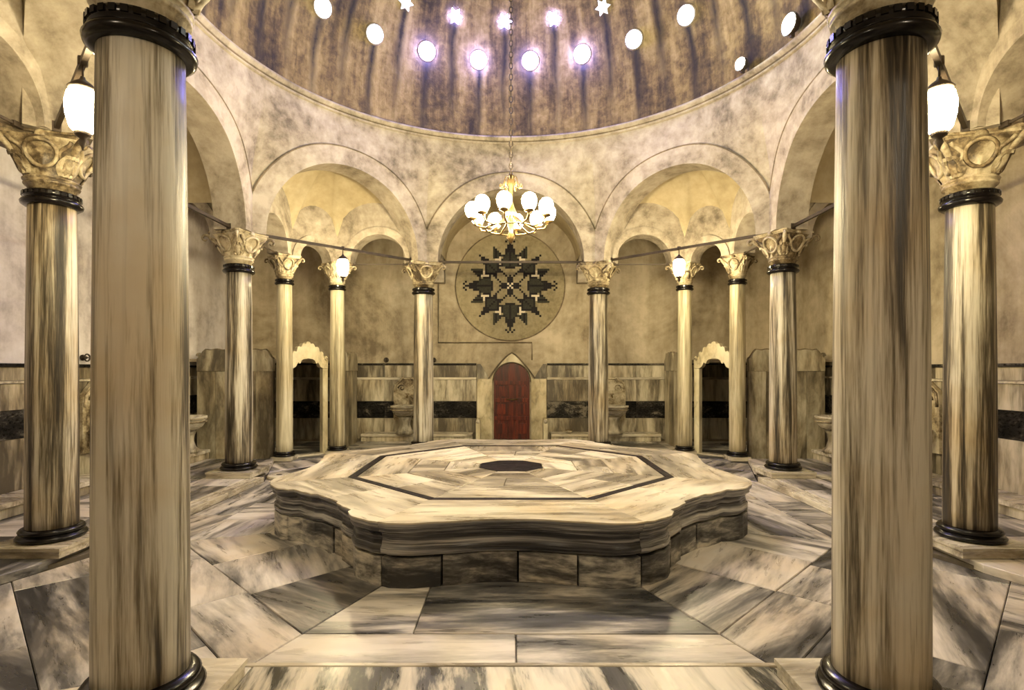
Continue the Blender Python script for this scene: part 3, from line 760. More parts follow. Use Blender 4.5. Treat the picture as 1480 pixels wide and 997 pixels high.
# ------------------------------------------------------------------ columns
def capital_parts(root, z0, z1, rs, half):
    "carved capital from z0 (above the collar) to z1; rs shaft radius at top, half = half width of abacus"
    hgt = z1-z0
    mb = MB()
    neck = [(rs*0.98,z0),(rs*1.02,z0+hgt*0.10),(rs*1.14,z0+hgt*0.115),(rs*1.18,z0+hgt*0.145),(rs*1.12,z0+hgt*0.17),(rs*1.06,z0+hgt*0.18),(rs*1.20,z0+hgt*0.20),(rs*1.22,z0+hgt*0.225),(rs*1.12,z0+hgt*0.24)]
    mb.lathe(neck, 28)
    zb, zt = z0+hgt*0.235, z0+hgt*0.88
    seg = 64; rows = []
    for i in range(15):
        t = i/14; z = zb+(zt-zb)*t
        r = rs*1.08+(half*0.98-rs*1.08)*(t**1.5)
        row = []
        for k in range(seg):
            a = 2*PI*k/seg
            sqr = 1.0/max(abs(math.cos(a)),abs(math.sin(a)))
            rr = r*(1+(sqr-1)*0.75*t**1.3)
            leaf = 0.035*half/0.36*max(0,math.cos(8*a))*math.sin(min(1,t/0.55)*PI)*(1 if t<0.55 else 0)
            leaf += 0.03*half/0.36*max(0,math.cos(4*a+PI))*math.sin(t*PI)
            row.append(((rr+leaf)*math.cos(a),(rr+leaf)*math.sin(a),z))
        rows.append(row)
    mb.grid(rows, closed=True)
    cap = mb.build('capital', M['capital'], root)
    # abacus with hollow sides
    mb = MB(); pts = []
    for q in range(4):
        a0 = PI/4+q*PI/2
        c0 = Vector((math.cos(a0),math.sin(a0)))*half*1.30; c1 = Vector((math.cos(a0+PI/2),math.sin(a0+PI/2)))*half*1.30
        tdir = (c1-c0).normalized()
        ca = c0+tdir*half*0.12; cb = c1-tdir*half*0.12
        inw = -((c0+c1)/2).normalized()
        for i in range(8):
            f = i/7; p = ca+(cb-ca)*f + inw*half*0.13*math.sin(f*PI); pts.append((p.x,p.y))
    mb.prism(pts, zt, z1-hgt*0.05); mb.prism([(p[0]*1.05,p[1]*1.05) for p in pts], z1-hgt*0.05, z1)
    mb.build('abacus', M['capital'], cap)
    def on(a, t, out=0.0):
        r = rs*1.08+(half*0.98-rs*1.08)*(t**1.5)
        sqr = 1.0/max(abs(math.cos(a)),abs(math.sin(a)))
        rr = r*(1+(sqr-1)*0.75*t**1.3)+out
        return Vector((rr*math.cos(a), rr*math.sin(a), zb+(zt-zb)*t))
    ov = MB(); n = 20
    ov.tube([on(0+0.42*math.cos(2*PI*i/n), 0.56+0.34*math.sin(2*PI*i/n), 0.022) for i in range(n)], half*0.055, 6, closed=True)
    ovm = ov.mesh('oval_frame'); ovm.materials.append(M['capital'])
    vo = MB()
    base = on(PI/4, 1.0, 0.0)
    path = []; rad = []
    for i in range(5): path.append(on(PI/4, 0.25+0.15*i, 0.012)); rad.append(half*(0.05+0.012*i))
    cen = Vector((base.x, base.y, zt-half*0.17)) + Vector((1,1,0)).normalized()*half*0.10
    dirv = Vector((1,1,0)).normalized()
    for i in range(14):
        a = PI*0.75 - i*0.42; rr = half*0.19*(1-i/16)
        path.append(cen+dirv*(rr*math.cos(a))+Vector((0,0,rr*math.sin(a)))); rad.append(half*0.075*(1-i/22))
    vo.tube(path, rad, 7); vom = vo.mesh('volute'); vom.materials.append(M['capital'])
    ro = MB(); c = on(0, 1.0, 0.0); ro.lathe([(half*0.13,0),(half*0.15,half*0.06),(half*0.08,half*0.12),(0.004,half*0.13)], 10, Matrix.Translation((half*0.80,0,zt+hgt*0.04)) @ Matrix.Rotation(PI/2,4,'Y'))
    rom = ro.mesh('rosette'); rom.materials.append(M['capital'])
    sc = MB()
    for s in (-1,1):
        sc.tube([on(s*(0.56+0.10*math.sin(i*0.9)), 0.15+0.085*i, 0.02) for i in range(10)], half*0.055, 6)
    scm = sc.mesh('scroll_relief'); scm.materials.append(M['capital'])
    lf = MB(); rows = []
    for i in range(8):
        t = i/7; wd = half*0.26*math.sin(min(1,0.25+t*0.9)*PI*0.8)+half*0.02
        out = 0.012+half*(0.02+0.30*max(0,t-0.55)**1.3); tz = 0.04+0.62*min(t,0.86)-(0.10*(t-0.86)/0.14 if t>0.86 else 0)
        cen_ = on(PI/4, tz, out); side = Vector((-1,1,0)).normalized()
        rows.append([cen_+side*(wd*f_)+Vector((1,1,0)).normalized()*(half*(-0.05 if abs(f_)>0.9 else (0.05 if abs(f_)<0.05 else (-0.02 if abs(abs(f_)-0.3)<0.05 else 0.02)))) for f_ in (-1,-0.62,-0.3,0,0.3,0.62,1)])
    lf.grid(rows, smooth=False); lfm = lf.mesh('leaf', False); lfm.materials.append(M['capital'])
    for q in range(4):
        link('leaf', lfm, None, cap, rz=q*PI/2)
        link('oval_frame', ovm, None, cap, rz=q*PI/2); link('volute', vom, None, cap, rz=q*PI/2)
        link('rosette', rom, None, cap, rz=q*PI/2); link('scroll_relief', scm, None, cap, rz=q*PI/2)
def ring_profile(r, h, z):
    return [(r*0.9,z),(r*1.16,z+h*0.02),(r*1.30,z+h*0.14),(r*1.33,z+h*0.28),(r*1.26,z+h*0.42),(r*1.12,z+h*0.47),(r*1.12,z+h*0.53),(r*1.20,z+h*0.60),(r*1.23,z+h*0.75),(r*1.16,z+h*0.92),(r*0.98,z+h)]
def make_column(name, zb, rb, rt, zcol, hcol, zcap, half, hbase, plinth=None, shaft='shaft'):
    root = empty(name)
    if plinth:
        mp = MB(); s = plinth; c = 0.012
        mp.prism([(-s,-s),(s,-s),(s,s),(-s,s)], 0.078, zb-0.03); mp.prism([(-s+0,-s),(s,-s),(s,s),(-s,s)], zb-0.028, zb)
        mp.build('plinth', M['curb'], root)
    m1 = MB(); m1.lathe(ring_profile(rb, hbase, zb), 40); m1.build('base_ring', M['bronze'], root)
    m2 = MB(); prof = []
    for i in range(13):
        t = i/12; prof.append((rb*0.985+(rt-rb*0.985)*t + 0.006*math.sin(t*PI), zb+0.02+(zcol+0.03-zb-0.02)*t))
    m2.lathe(prof, 48); m2.build('shaft', M[shaft], root)
    m3 = MB(); m3.lathe(ring_profile(rt*0.98, hcol, zcol), 40); cl = m3.build('collar', M['bronze'], root)
    bd = MB()
    for i in range(28):
        a = 2*PI*i/28; bd.box(-0.008,0.008,-0.016,0.016,-hcol*0.11,hcol*0.11, Matrix.Translation((rt*1.195*math.cos(a), rt*1.195*math.sin(a), zcol+hcol*0.74)) @ Matrix.Rotation(a,4,'Z'))
    bd.build('bead_row', M['bronze'], cl, recalc=False)
    capital_parts(root, zcol+hcol-0.01, zcap, rt, half)
    return root
big = make_column('marble_column', 0.18, 0.222, 0.196, 3.485, 0.155, 4.165, 0.36, 0.125)
small = make_column('slender_column', 0.10, 0.160, 0.145, 3.58, 0.12, 4.17, 0.27, 0.10, shaft='shaft_pale')
# square plinths of the octagon columns (aligned with the arms)
pairs = [('thick veined marble column with black bronze rings at the entrance step','foremost column pair'),
         ('thick veined marble column beside the entrance-side hanging lantern','near side column pair'),
         ('veined marble column on a low plinth between side arm and back corner bay','far side column pair'),
         ('veined marble column flanking the star medallion bay','back column pair')]
spots = []
for s in (-1,1):
    spots += [(s*HX,-AP,0),(s*AP,-HX,1),(s*AP,HX,2),(s*HX,AP,3)]
first = True
for x, y, pi_ in spots:
    o = big if first else copy_tree(big)
    first = False
    o.location = (x,y,0); o.rotation_euler = (0,0,math.atan2(y,x))
    sd = ', pale wall side' if x < 0 else ', ochre wall side'
    tag(o, pairs[pi_][0]+sd, 'column', pairs[pi_][1])
    pe = MB(); s = 0.36
    pe.prism([(-s,-s),(s,-s),(s,s),(-s,s)], 0.0, 0.065); pe.prism([(-s-.012,-s-.012),(s+.012,-s-.012),(s+.012,s+.012),(-s-.012,s+.012)], 0.067, 0.097)
    pl = pe.build('column_plinth', M['curb'], None, (x,y,0.0845))
    tag(pl, 'square marble plinth '+['at the entrance step','near the entrance-side lantern','between side arm and back corner bay','beside the star medallion bay'][pi_]+sd, 'plinth', pairs[pi_][1]+' plinths')
    po = link('wall_impost', pier_me, None, None, (x,y,0), math.atan2(y,x)+PI/8); tag(po, 'plaster springing block on top of a large column capital', 'impost', 'large column imposts', 'structure')
    # make_column put the base at 0.18
first = True
for sx in (-1,1):
    for sy in (-1,1):
        for (x,y,which) in ((sx*AP,sy*PX,'side'),(sx*PX,sy*AP,'end')):
            o = small if first else copy_tree(small); first = False
            o.location = (x,y,0); o.rotation_euler = (0,0,math.atan2(y,x)+(0.13 if which=='side' else -0.13)*sx*sy)
            tag(o, 'slender pale column at the %s cell doorway, by the %s screen, %s wall side'%('back' if sy>0 else 'entrance', 'side arm' if which=='side' else 'end wall', 'pale' if sx<0 else 'ochre'), 'column', 'slender columns at the %s cell doorways'%('back' if sy>0 else 'entrance'))
            sb = MB(); sb.prism([(-0.2,-0.2),(0.2,-0.2),(0.2,0.2),(-0.2,0.2)], 0.0, 0.078)
            sbo = sb.build('footing_stone', M['curb'], None, (x,y,0.023), 0)
            tag(sbo, 'low stone footing of the %s doorway column by the %s screen, %s wall side'%('back' if sy>0 else 'entrance','side arm' if which=='side' else 'end wall','pale' if sx<0 else 'ochre'), 'footing', 'slender column footings')

# ------------------------------------------------------------------ octagonal marble platform
plat = empty('bathing_platform'); tag(plat, 'large octagonal heated marble platform with scalloped grey sides in the middle', 'platform')
A0 = 2.80; L0 = A0*T8
def woff(s, k=1):
    a = abs(s); o = 0.0
    if k%2 == 0:          # the four sides square to the hall are only gently hollowed
        return 0.13*smooth01((0.82-a)/0.75)-0.012*math.exp(-((a-0.42)/0.10)**2)+0.04*smooth01((a-0.90)/0.10)-0.015*math.exp(-((a-0.76)/0.10)**2)
    o += 0.07*smooth01((0.80-a)/0.45)
    o += 0.045*smooth01((0.56-a)/0.02)
    o += 0.045*smooth01((0.24-a)/0.05)
    o -= 0.03*math.exp(-((a-0.70)/0.10)**2)
    o -= 0.02*math.exp(-((a-0.40)/0.08)**2)
    o += 0.04*smooth01((a-0.90)/0.10)
    return o
def side_pts(k, s0, s1, n, extra):
    th = k*PI/4-PI/2; nn = Vector((math.cos(th),math.sin(th))); tt = Vector((-nn.y,nn.x)); res = []
    for i in range(n+1):
        s = s0+(s1-s0)*i/n; a = A0-woff(s,k)-extra
        p = nn*a+tt*(s*L0*(a/A0 if abs(s)>0.86 else 1-(extra/A0)))
        res.append(p)
    return res
ZT = 0.57
fprof = [(0.27,0.07),(0.29,0.045),(0.33,0.040),(0.345,0.055),(0.42,0.070),(0.455,0.060),(0.475,0.030),(0.485,0.022),(0.50,0.030),(0.515,0.016),(0.535,0.004),(0.557,0.004)]
for k in range(8):
    th = k*PI/4-PI/2
    # top rim slab (outer ring) in two pieces per side
    op = side_pts(k,-1,1,56,0.0); nn = Vector((math.cos(th),math.sin(th))); tt = Vector((-nn.y,nn.x))
    ai_ = 1.975
    for pc, (sa, sb) in enumerate(((-1, 0.02 if k%2 else 1.0),(0.02,1.0))):
        if k%2 == 0 and pc == 1: continue
        op = side_pts(k, sa, sb, 44, 0.0)
        ip = [nn*ai_+tt*(sb*ai_*T8), nn*ai_+tt*(sa*ai_*T8)]
        poly = [(p.x,p.y) for p in op]+[(p.x,p.y) for p in ip]
        cx = nn*2.35; ca, sa_ = math.cos(-(th+PI/2)), math.sin(-(th+PI/2))
        loc = [((p[0]-cx.x)*ca-(p[1]-cx.y)*sa_, (p[0]-cx.x)*sa_+(p[1]-cx.y)*ca) for p in poly]
        mb = MB(); mb.prism([(p[0]*0.999,p[1]) for p in loc], 0.556, ZT)
        mb.build('rim_slab', M['top'], plat, (cx.x,cx.y,0), th+PI/2)
    # moulded fascia under the rim, one stone per side
    mb = MB(); rows = []
    for z, ins in fprof: rows.append([(p.x,p.y,z) for p in side_pts(k,-0.999,0.999,56,ins)])
    mb.grid(rows); 
    mb.build('fascia_stone', M['fascia'], plat, recalc=False)
    # lower stones
    random.seed(60+k); cuts = [-1.0]; 
    while cuts[-1] < 0.7: cuts.append(cuts[-1]+random.uniform(0.35,0.75))
    cuts[-1] = 1.0
    for a, b_ in zip(cuts[:-1], cuts[1:]):
        dp = random.uniform(0.035,0.06); n = 14
        f0 = side_pts(k,a+0.008,b_-0.008,n,dp); f1 = side_pts(k,a+0.008,b_-0.008,n,0.28)
        mb = MB(); poly = [(p.x,p.y) for p in f0]+[(p.x,p.y) for p in reversed(f1)]
        top = 0.268+random.uniform(-0.02,0.0)
        mb.prism(poly, 0.0, top); mb.build('side_stone', M['sidestone'], plat)
    # inlay border, inner rings of slabs
    def sec(a0, a1, l0=-1, l1=1): return [(nn*a0+tt*(l0*a0*T8)), (nn*a1+tt*(l0*a1*T8)), (nn*a1+tt*(l1*a1*T8)), (nn*a0+tt*(l1*a0*T8))]
    slab([(p.x,p.y) for p in sec(1.875,1.972)], th+PI/2, 0.45, ZT+0.001, M['inlay'], plat, 'inlay_strip', 0.001, 0)
    for (ra, rb_, cut) in ((1.30,1.873,[-1,1]),(0.86,1.298,[-1,1]),(0.42,0.858,[-1,1])):
        if ra == 1.30 and k%2: cut = [-1,0.1,1]
        if ra == 0.86 and k%2 == 0: cut = [-1,-0.15,1]
        for c0, c1 in zip(cut[:-1],cut[1:]):
            slab([(p.x,p.y) for p in sec(ra,rb_,c0,c1)], th+PI/2+random.choice([0,0,0.4,PI/2]), 0.45, ZT-0.002, M['top'], plat, 'top_slab', 0.004, 0.0015)
slab([(0.415/math.cos(PI/8)*math.cos(PI/8+i*PI/4),0.415/math.cos(PI/8)*math.sin(PI/8+i*PI/4)) for i in range(8)], 0, 0.45, ZT, M['inlay'], plat, 'centre_stone', 0.002, 0)
mb = MB(); mb.prism([(2.42/math.cos(PI/8)*math.cos(PI/8+i*PI/4),2.42/math.cos(PI/8)*math.sin(PI/8+i*PI/4)) for i in range(8)], 0.0, 0.50); mb.build('core', M['base'], plat)

# ------------------------------------------------------------------ corner cells: portals and scalloped screens
def portal(sx, sy, label):
    c = (sx*(AP+PX)/2*1.032, sy*(AP+PX)/2*1.032)
    e = empty('cell_doorway', (c[0],c[1],0.02), math.atan2(sy,sx)-PI/2)   # local +y points away from the hall
    tag(e, label, 'doorway', 'cell doorways with scrolled lintels')
    for s in (-1,1):
        x0, x1 = sorted((s*0.33, s*0.45))
        m_ = MB(); m_.box(x0,x1,-0.02,0.12,0.0,1.86); m_.build('jamb', M['portal'], e)
    # lintel: scrolled upper outline, cusped ogee below
    up = [(0.45,1.865),(0.45,2.06),(0.435,2.12),(0.40,2.14),(0.365,2.10),(0.345,2.10),(0.335,2.20),(0.30,2.235),(0.265,2.21),(0.25,2.23),(0.235,2.31),(0.19,2.335),(0.16,2.315),(0.145,2.34),(0.12,2.395),(0.075,2.40),(0.055,2.385),(0.04,2.425),(0,2.44)]
    lo = [(0.33,1.865),(0.315,1.875),(0.27,1.90),(0.235,1.97),(0.215,1.995),(0.19,1.965),(0.165,1.985),(0.15,2.03),(0.10,2.065),(0.0,2.08)]
    rt = up + [(-p[0],p[1]) for p in reversed(up[:-1])]
    # stitch a strip between outline and opening
    pu = [up[0]]+up[1:]; outl = rt; inl = lo + [(-p[0],p[1]) for p in reversed(lo[:-1])]
    def resample(pl, n):
        d = [0]
        for a,b in zip(pl[:-1],pl[1:]): d.append(d[-1]+math.hypot(b[0]-a[0],b[1]-a[1]))
        res = []
        for i in range(n+1):
            t = d[-1]*i/n
            for j in range(len(pl)-1):
                if d[j+1] >= t-1e-9:
                    f = (t-d[j])/max(1e-9,d[j+1]-d[j]); res.append((pl[j][0]+(pl[j+1][0]-pl[j][0])*f, pl[j][1]+(pl[j+1][1]-pl[j][1])*f)); break
        return res
    n = 120; o_ = resample(outl,n); i_ = resample(inl,n)
    mb = MB(); vs = [(p[0],-0.03,p[1]) for p in o_]+[(p[0],-0.03,p[1]) for p in i_]+[(p[0],0.12,p[1]) for p in o_]+[(p[0],0.12,p[1]) for p in i_]
    q = n+1; fs = []
    for i in range(n):
        fs += [(i,i+1,q+i+1,q+i),(2*q+i,3*q+i,3*q+i+1,2*q+i+1),(i,2*q+i,2*q+i+1,i+1),(q+i,q+i+1,3*q+i+1,3*q+i)]
    mb.add(vs, fs); mb.build('lintel', M['portal'], e)
    for s in (-1,1):
        m_ = MB(); m_.tube([(s*(0.395+0.035*math.cos(a*0.6)*(1-a/14)), -0.045, 2.07+0.035*math.sin(a*0.6)*(1-a/14)) for a in range(12)], 0.012, 6); m_.build('scroll', M['capital'], e)
    m_ = MB(); m_.box(-0.34,0.34,-0.05,0.14,-0.015,0.03); m_.build('threshold', M['curb'], e)
portal(-1,1,'cell doorway with pale scrolled lintel in the back corner towards the pale wall')
portal(1,1,'cell doorway with pale scrolled lintel in the back corner towards the ochre wall')
portal(-1,-1,'cell doorway with pale scrolled lintel in the entrance corner towards the pale wall')
portal(1,-1,'cell doorway with pale scrolled lintel in the entrance corner towards the ochre wall')

def screen(p, q, label, group):
    p = Vector(p); q = Vector(q); d = q-p; L = d.length; ang = math.atan2(d.y,d.x)
    e = empty('marble_screen', (p.x,p.y,0.024), ang); tag(e, label, 'partition', group)
    n = 4; ed = [0.0, L*0.23, L*0.52, L*0.76, L]
    for a, b_ in zip(ed[:-1], ed[1:]):
        m_ = MB(); cx = (a+b_)/2; m_.box(a-cx+.004,b_-cx-.004,-0.045,0.045,0.0,1.80); m_.build('slab', M['screen'], e, (cx,0,0))
    half = L/2
    for h0 in (0, 1):
        pts = []; N = 20
        for i in range(N+1):
            t = i/N; bump_ = smooth01(t/0.22)*smooth01((1-t)/0.22)
            pts.append((h0*half+0.004+(half-0.008)*t, 2.06+0.17*bump_+0.02*math.sin(t*PI*3)**2))
        poly = [(h0*half+0.004,1.805)]+[(h0*half+half-0.004,1.805)]+list(reversed(pts))
        xz_prism(poly, -0.06, 0.06).build('scalloped_cap', M['screen'], e)
        m_ = MB(); m_.tube([(p_[0],0,p_[1]+0.005) for p_ in pts], 0.02, 6); m_.build('cap_moulding', M['groove'], e)
    m_ = MB(); m_.tube([(L-0.03+0.06*math.cos(a*0.55)*(1-a/16),0,2.12+0.06*math.sin(a*0.55)*(1-a/16)) for a in range(14)], 0.022, 6); m_.build('end_scroll', M['screen'], e)
for sx, t1 in ((-1,'towards the pale wall'),(1,'towards the ochre wall')):
    for sy, t2 in ((1,'back'),(-1,'entrance')):
        screen((sx*(AP+0.26),sy*(PX+0.12)), (sx*6.45,sy*(PX+0.12)), 'scalloped marble screen between the %s cell doorway and the side wall, %s'%(t2,t1), 'screens facing the side arms')
        screen((sx*(PX+0.12),sy*(AP+0.26)), (sx*(PX+0.12),sy*(6.45 if sy>0 else 6.6)), 'scalloped marble screen between the %s cell doorway and the %s wall, %s'%(t2,'back' if sy>0 else 'entrance',t1), 'screens facing the end arms')
        # side bulkhead closing the hollow between screen and wall is left open as in the bath

for sx, t1 in ((-1,'pale'),(1,'ochre')):  # unseen flat covers added to keep light out of the corner cells
    for sy, t2 in ((1,'back'),(-1,'entrance')):
        m_ = MB(); yy = 6.68 if sy > 0 else 8.85
        m_.prism([(sx*4.0,sy*yy),(sx*6.68,sy*yy),(sx*6.68,sy*4.0),(sx*5.15,sy*4.0),(sx*4.0,sy*5.15)], 2.02, 2.08)
        tag(m_.build('cell_shade_cover', M['wallplaster']), 'added unseen cover darkening the %s corner cell on the %s wall side'%(t2,t1), 'ceiling', 'added cell covers', 'structure')

# ------------------------------------------------------------------ wash basins
def basin(loc, rz, label, group, variant=0):
    e = empty('wash_basin', loc, rz); tag(e, label, 'basin', group)      # local -y faces the hall, wall at y=0
    hw = 0.36
    top = [(hw*math.cos(PI*i/16), 1.05+0.34*math.sin(PI*i/16)**(0.7 if variant else 1.0)+(0.04 if i%4==2 else 0)) for i in range(17)]
    xz_prism([(-hw,0.30),(hw,0.30)]+top, -0.07, 0.0).build('backboard', M['capital'], e)
    m_ = MB(); m_.tube([(p[0]*0.92,-0.085,p[1]-0.03) for p in top], 0.022, 6); m_.build('carved_border', M['capital'], e)
    for s in (-1,1):
        m_ = MB(); m_.tube([(s*(0.15+0.09*math.cos(a*0.5)*(1-a/18)),-0.085,1.12+0.09*math.sin(a*0.5)*(1-a/18)) for a in range(16)], 0.016, 6); m_.build('carved_scroll', M['capital'], e)
    b = MB(); b.lathe([(0.16,0.42),(0.28,0.50),(0.335,0.60),(0.34,0.64),(0.36,0.65),(0.36,0.70),(0.31,0.70),(0.28,0.62),(0.15,0.50),(0.01,0.47)], 24, Matrix.Translation((0,-0.42,0))); bo = b.build('bowl', M['curb'], e)
    for zz in (0.60,0.66): 
        r_ = MB(); r_.tube([(0.352*math.cos(2*PI*i/24),-0.42+0.352*math.sin(2*PI*i/24),zz) for i in range(24)], 0.012, 6, closed=True); r_.build('rim_bead', M['capital'], bo)
    p_ = MB(); p_.lathe([(0.22,0.0),(0.22,0.06),(0.17,0.10),(0.13,0.22),(0.14,0.33),(0.18,0.42)], 20, Matrix.Translation((0,-0.42,0))); p_.build('pedestal', M['dado'], e)
    f = MB(); f.tube([(0,-0.07,0.92),(0,-0.17,0.93),(0,-0.21,0.88)], 0.018, 8); fo = f.build('tap', M['brass'], e)
    h_ = MB(); h_.tube([(-0.045,-0.12,0.97),(0.045,-0.12,0.97)], 0.010, 6); h_.build('tap_handle', M['brass'], fo)
basin((-2.62,WX-0.068,0.27), 0, 'marble wash basin with plain pale backboard on the bench, conduit side of the red door', 'back wall basins')
basin((2.55,WX-0.068,0.27), 0, 'marble wash basin with carved scroll backboard on the bench near the metal bowl', 'back wall basins', 1)
basin((-WX+0.068,1.35,0.27), PI/2, 'marble wash basin at the middle of the pale side wall', 'side wall basins')
basin((WX-0.068,1.35,0.27), -PI/2, 'marble wash basin at the middle of the ochre side wall', 'side wall basins', 1)
basin((-WX+0.068,3.1,0.27), PI/2, 'marble wash basin by the screen end at the pale side wall', 'side wall basins')
basin((WX-0.068,3.1,0.27), -PI/2, 'marble wash basin by the screen end at the ochre side wall', 'side wall basins', 1)
# small metal bath bowl on the bench
b = MB(); b.lathe([(0.03,0.0),(0.075,0.02),(0.10,0.06),(0.105,0.075),(0.095,0.072),(0.07,0.03),(0.005,0.012)], 20)
bw = empty('bath_bowl', (1.45,WX-0.38,0.272)); tag(bw, 'small shiny metal bath bowl on the bench beside the red door', 'bowl')
b.build('bowl', M['silver'], bw)
r_ = MB(); r_.tube([(0.10*math.cos(2*PI*i/20),0.10*math.sin(2*PI*i/20),0.074) for i in range(20)], 0.006, 6, closed=True); r_.build('rim', M['brass'], bw)
# dark valves above the dado
for (x,y,z,rz,lab) in ((-3.18,WX,2.10,0,'small dark iron valve on the plaster above the conduit-side bench'),(-1.97,WX,2.10,0,'small dark iron valve beside the conduit, above the black band'),(-WX,1.15,2.05,PI/2,'small dark iron valve above the dado of the pale side wall'),(WX,1.9,2.10,-PI/2,'small dark iron valve above the dado of the ochre side wall')):
    e = empty('wall_valve', (x,y,z), rz); tag(e, lab, 'valve', 'wall valves')
    m_ = MB(); m_.lathe([(0.045,0),(0.05,0.02),(0.03,0.03),(0.02,0.08)], 12, Matrix.Rotation(PI/2,4,'X')); m_.build('body', M['iron'], e)
    m_ = MB(); m_.tube([(0.055*math.cos(2*PI*i/14),-0.085,0.055*math.sin(2*PI*i/14)) for i in range(14)], 0.012, 6, closed=True)
    m_.box(-0.055,0.055,-0.092,-0.078,-0.008,0.008); m_.build('hand_wheel', M['iron'], e)
# round drain stone by the far plinth
dsn = empty('drain_stone', (-3.98,2.02,0.0)); tag(dsn, 'low round drain stone on the floor beside the column plinth', 'drain')
m_ = MB(); m_.lathe([(0.19,0.0),(0.20,0.02),(0.20,0.05),(0.18,0.06)], 24); m_.build('disc', M['curb'], dsn)
m_ = MB(); m_.lathe([(0.05,0.058),(0.05,0.063)], 12); m_.build('drain_hole', M['iron'], dsn)

# ------------------------------------------------------------------ tie rods
def rod(p, q, z, label, group, r=0.020):
    e = empty('tie_rod', ((p[0]+q[0])/2,(p[1]+q[1])/2,z), math.atan2(q[1]-p[1],q[0]-p[0])); L = math.hypot(q[0]-p[0],q[1]-p[1])/2
    tag(e, label, 'tie rod', group)
    m_ = MB(); m_.box(-L,L,-r,r,-r*1.2,r*1.2); m_.build('bar', M['iron'], e)
    for s in (-1,1):
        m_ = MB(); m_.box(s*L-0.05,s*L+0.05,-r*1.8,r*1.8,-r*2.4,r*2.4); m_.build('end_clamp', M['iron'], e)
vert = [(AP/math.cos(PI/8)*math.cos(PI/8+k*PI/4), AP/math.cos(PI/8)*math.sin(PI/8+k*PI/4)) for k in range(8)]
for k in range(8):
    a, b_ = vert[k], vert[(k+1)%8]
    mid = ((a[0]+b_[0])/2,(a[1]+b_[1])/2)
    sc_ = 1-0.30/HX
    p = (mid[0]+(a[0]-mid[0])*sc_, mid[1]+(a[1]-mid[1])*sc_); q = (mid[0]+(b_[0]-mid[0])*sc_, mid[1]+(b_[1]-mid[1])*sc_)
    dg = abs(abs(mid[0])-abs(mid[1])) < 0.1
    if dg: lab, grp = ('iron tie rod carrying the hanging lantern of the %s corner bay, %s wall side'%('back' if mid[1]>0 else 'entrance','pale' if mid[0]<0 else 'ochre')), 'lantern tie rods'
    else: lab, grp = {0:'iron tie rod across the arch to the right arm',1:'iron tie rod across the arch in front of the star medallion',2:'iron tie rod across the arch to the left arm',3:'iron tie rod across the arch above the entrance step'}[round(math.atan2(mid[1],mid[0])/(PI/2))%4], 'arm tie rods'
    rod(p, q, 4.21, lab, grp)
for sx in (-1,1):
    for sy in (1,-1):
        e_ = 'back' if sy>0 else 'entrance'; wv = 'pale' if sx<0 else 'ochre'
        rod((sx*(HX+0.40),sy*AP),(sx*(PX-0.36),sy*AP),4.16,'thin iron rod across the small arch to the %s arm, nearer the %s wall'%(e_,wv),'thin rods of the small arches',0.010)
        rod((sx*AP,sy*(HX+0.40)),(sx*AP,sy*(PX-0.36)),4.16,'thin iron rod across the small %s-corner arch to the %s-walled arm'%(e_,wv),'thin rods of the small arches',0.010)

# ------------------------------------------------------------------ lamps
def chain(mb, x, y, z0, z1, r=0.012, step=0.055):
    n = max(2, int((z1-z0)/step))
    for i in range(n):
        zc_ = z0+(z1-z0)*(i+0.5)/n; hh = (z1-z0)/n*0.62
        pts = []
        for j in range(8):
            a = 2*PI*j/8; uu = r*1.5*math.cos(a); vv = hh*math.sin(a)
            pts.append((x+(uu if i%2 else 0), y+(0 if i%2 else uu), zc_+vv))
        mb.tube(pts, r*0.45, 5, closed=True)
def lantern(loc, zrod, mat, label, group, s=1.0):
    e = empty('hanging_lantern', loc); tag(e, label, 'lamp', group)   # loc = middle of the glass
    g = MB(); g.lathe([(0.05*s,-0.17*s),(0.085*s,-0.13*s),(0.11*s,-0.03*s),(0.115*s,0.06*s),(0.10*s,0.13*s),(0.07*s,0.16*s)], 20); g.build('glass', mat, e)
    c = MB(); c.lathe([(0.09*s,0.155*s),(0.10*s,0.17*s),(0.06*s,0.21*s),(0.02*s,0.24*s),(0.015*s,0.26*s)], 16); c.build('cap', M['iron'], e)
    f = MB(); f.lathe([(0.06*s,-0.165*s),(0.05*s,-0.19*s),(0.02*s,-0.21*s),(0.03*s,-0.24*s),(0.008*s,-0.28*s),(0.003,-0.30*s)], 12); f.build('finial', M['iron'], e)
    ch = MB(); ch.tube([(0,0,0.25*s),(0,0,zrod-loc[2])], 0.008, 6); ch.build('hanger', M['iron'], e)
    hk = MB(); hk.tube([(0,0,zrod-loc[2]-0.02),(0,0,zrod-loc[2]+0.04)], 0.035, 8); hk.build('hook', M['iron'], e)
dg = AP/math.sqrt(2)
for sx, t in ((-1,'pale'),(1,'ochre')):
    for sy, t2 in ((1,'back'),(-1,'entrance')):
        lantern((sx*dg,sy*dg,3.84), 4.21, M['lantern'], 'lit hanging lantern in the %s corner bay on the %s wall side'%(t2,t), 'corner bay lanterns')
# unseen lanterns added in the front arm behind the camera to fill the foreground
for sx, t in ((-1,'pale'),(1,'ochre')):
    lantern((sx*2.6,-7.9,4.0), 6.2, M['fill_lantern'], 'added unseen fill lantern over the entrance end on the %s wall side'%t, 'entrance fill lanterns', 1.2)

